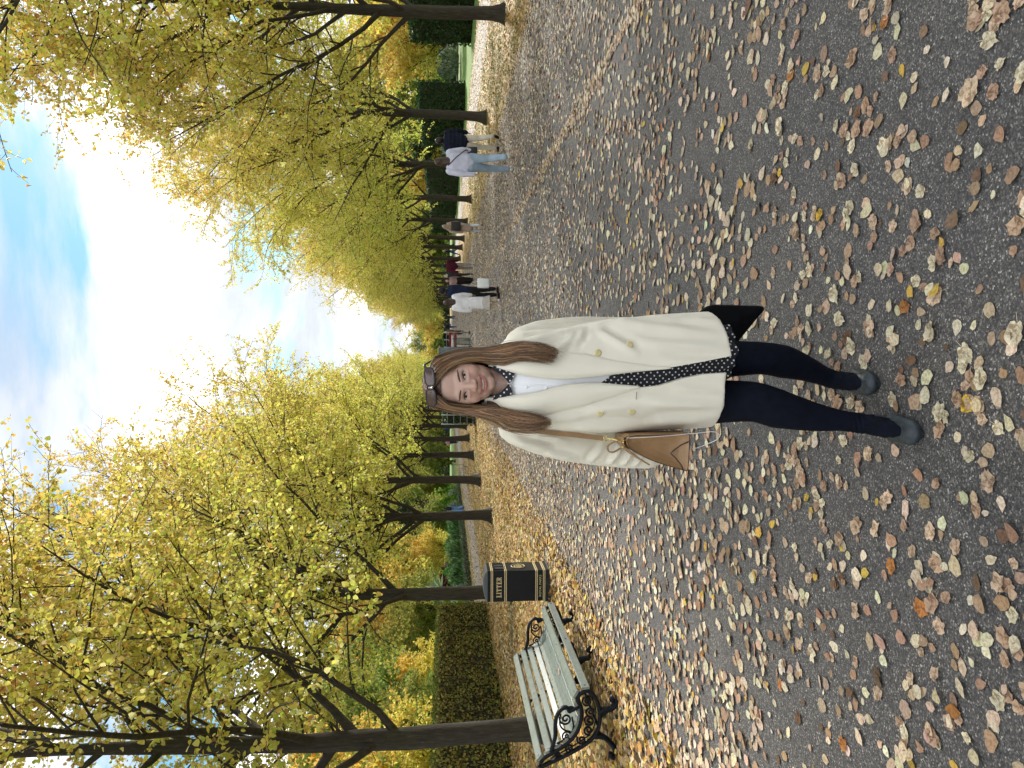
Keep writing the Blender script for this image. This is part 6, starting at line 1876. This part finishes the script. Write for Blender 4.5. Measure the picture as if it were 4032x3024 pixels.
    m.tube([Vector((-.305 + .009 * math.cos(t), ye - .001, .957 + .007 * math.sin(t))) - O_ for t in np.linspace(0, 6.283, 15)], .002, 6)
    m.tube([Vector((-.306, ye, .951)) - O_, Vector((-.307, ye - .002, .930)) - O_, Vector((-.308, 2.44, .915)) - O_], [.003, .0035, .0025], 6)
    m.obj('clasp', M_BRASS, bag, True)
    m = MB()
    for x in (-.302, -.324): m.tube([Vector((x, 2.445, .905)) - O_, Vector((x, 2.443, .922)) - O_], .003, 6)
    m.obj('handle_ring', M_BRASS, bag, True)
    hP = [(-.300, 2.444, .916), (-.306, 2.444, .945), (-.320, 2.444, .968), (-.338, 2.444, .966), (-.342, 2.444, .948), (-.330, 2.444, .925), (-.324, 2.444, .914)]
    Q = smooth_curve(hP, 5); m = MB(); V = []
    for i, (x, y, z) in enumerate(Q): V += [(x - O_.x, y - .006 - O_.y, z - O_.z), (x - O_.x, y + .012 - O_.y, z - O_.z)]
    n2 = len(Q); C0 = Vector((-.32, 0, .94)) - Vector((O_.x, 0, O_.z))
    V += [(C0.x + (v[0] - C0.x) * .86, v[1], C0.z + (v[2] - C0.z) * .86) for v in V]
    F = [(2 * i, 2 * i + 1, 2 * i + 3, 2 * i + 2) for i in range(n2 - 1)]; F += [tuple(q + 2 * n2 for q in f)[::-1] for f in F]
    F += [(2 * i, 2 * i + 2, 2 * n2 + 2 * i + 2, 2 * n2 + 2 * i) for i in range(n2 - 1)] + [(2 * i + 1, 2 * n2 + 2 * i + 1, 2 * n2 + 2 * i + 3, 2 * i + 3) for i in range(n2 - 1)]
    m.add(V, F); m.obj('handle', M_TAN, bag)
    m = MB(); m.tube(smooth_curve([(-.293, 2.437, .905), (-.290, 2.430, .84), (-.284, 2.426, .76), (-.277, 2.422, .68), (-.272, 2.42, .625), (-.281, 2.425, .602), (-.299, 2.44, .600), (-.318, 2.46, .628), (-.335, 2.48, .665), (-.345, 2.51, .71)], 8), .0011, 6)
    m.obj('earphone_cable', M_WHITEWIRE, None, True, label='thin white cable looping down from the tan handbag', cat='cable')

    # ---------------- black case held behind the coat
    cs = MB()
    quad = [(.162, .272), (.166, .505), (.02, .655), (-.03, .430)]
    pts = []
    for i in range(4):
        p0, p1, p2 = [Vector(quad[(i + k) % 4]) for k in (-1, 0, 1)]
        a_ = p1 + (p0 - p1).normalized() * .032; b_ = p1 + (p2 - p1).normalized() * .032
        for t in np.linspace(0, 1, 7): pts.append(a_.lerp(p1, t).lerp(p1.lerp(b_, t), t))
    cc_ = sum(pts, Vector((0, 0))) / len(pts); n = len(pts); V = []
    for y, k in ((2.812, .0), (2.812, .90), (2.817, .97), (2.828, 1.0), (2.839, .97), (2.844, .90), (2.844, .0)):
        V += [((cc_ + (p - cc_) * max(k, .02)).x, y, (cc_ + (p - cc_) * max(k, .02)).y) for p in pts]
    cs.add(V, [(j * n + i, j * n + (i + 1) % n, j * n + n + (i + 1) % n, j * n + n + i) for j in range(6) for i in range(n)])
    cr = empty('laptop_case', (.08, 2.80, .30), 0, 'flat black zipped case held behind the hem of the cream coat', 'case')
    o = cs.obj('body', M_CASE, cr, True); o.location = (-.08, -2.80, -.30)
    m = MB(); m.tube([(x * 1.0 - .08, 2.828 - 2.80, z - .30) for x, z in [((cc_ + (p - cc_) * 1.004).x, (cc_ + (p - cc_) * 1.004).y) for p in pts[:-6]]], .0022, 5); m.obj('zip', M_BLACKBAG, cr, True)
    m = MB(); m.tube([(p[0] - .08, p[1] - 2.80, p[2] - .30) for p in [(.02, 2.826, .645), (.055, 2.81, .69), (.085, 2.80, .70), (.11, 2.815, .66), (.105, 2.828, .575)]], .006, 6); m.obj('handle', M_CASE, cr, True)
woman()
bpy.data.scenes.remove(TMP)
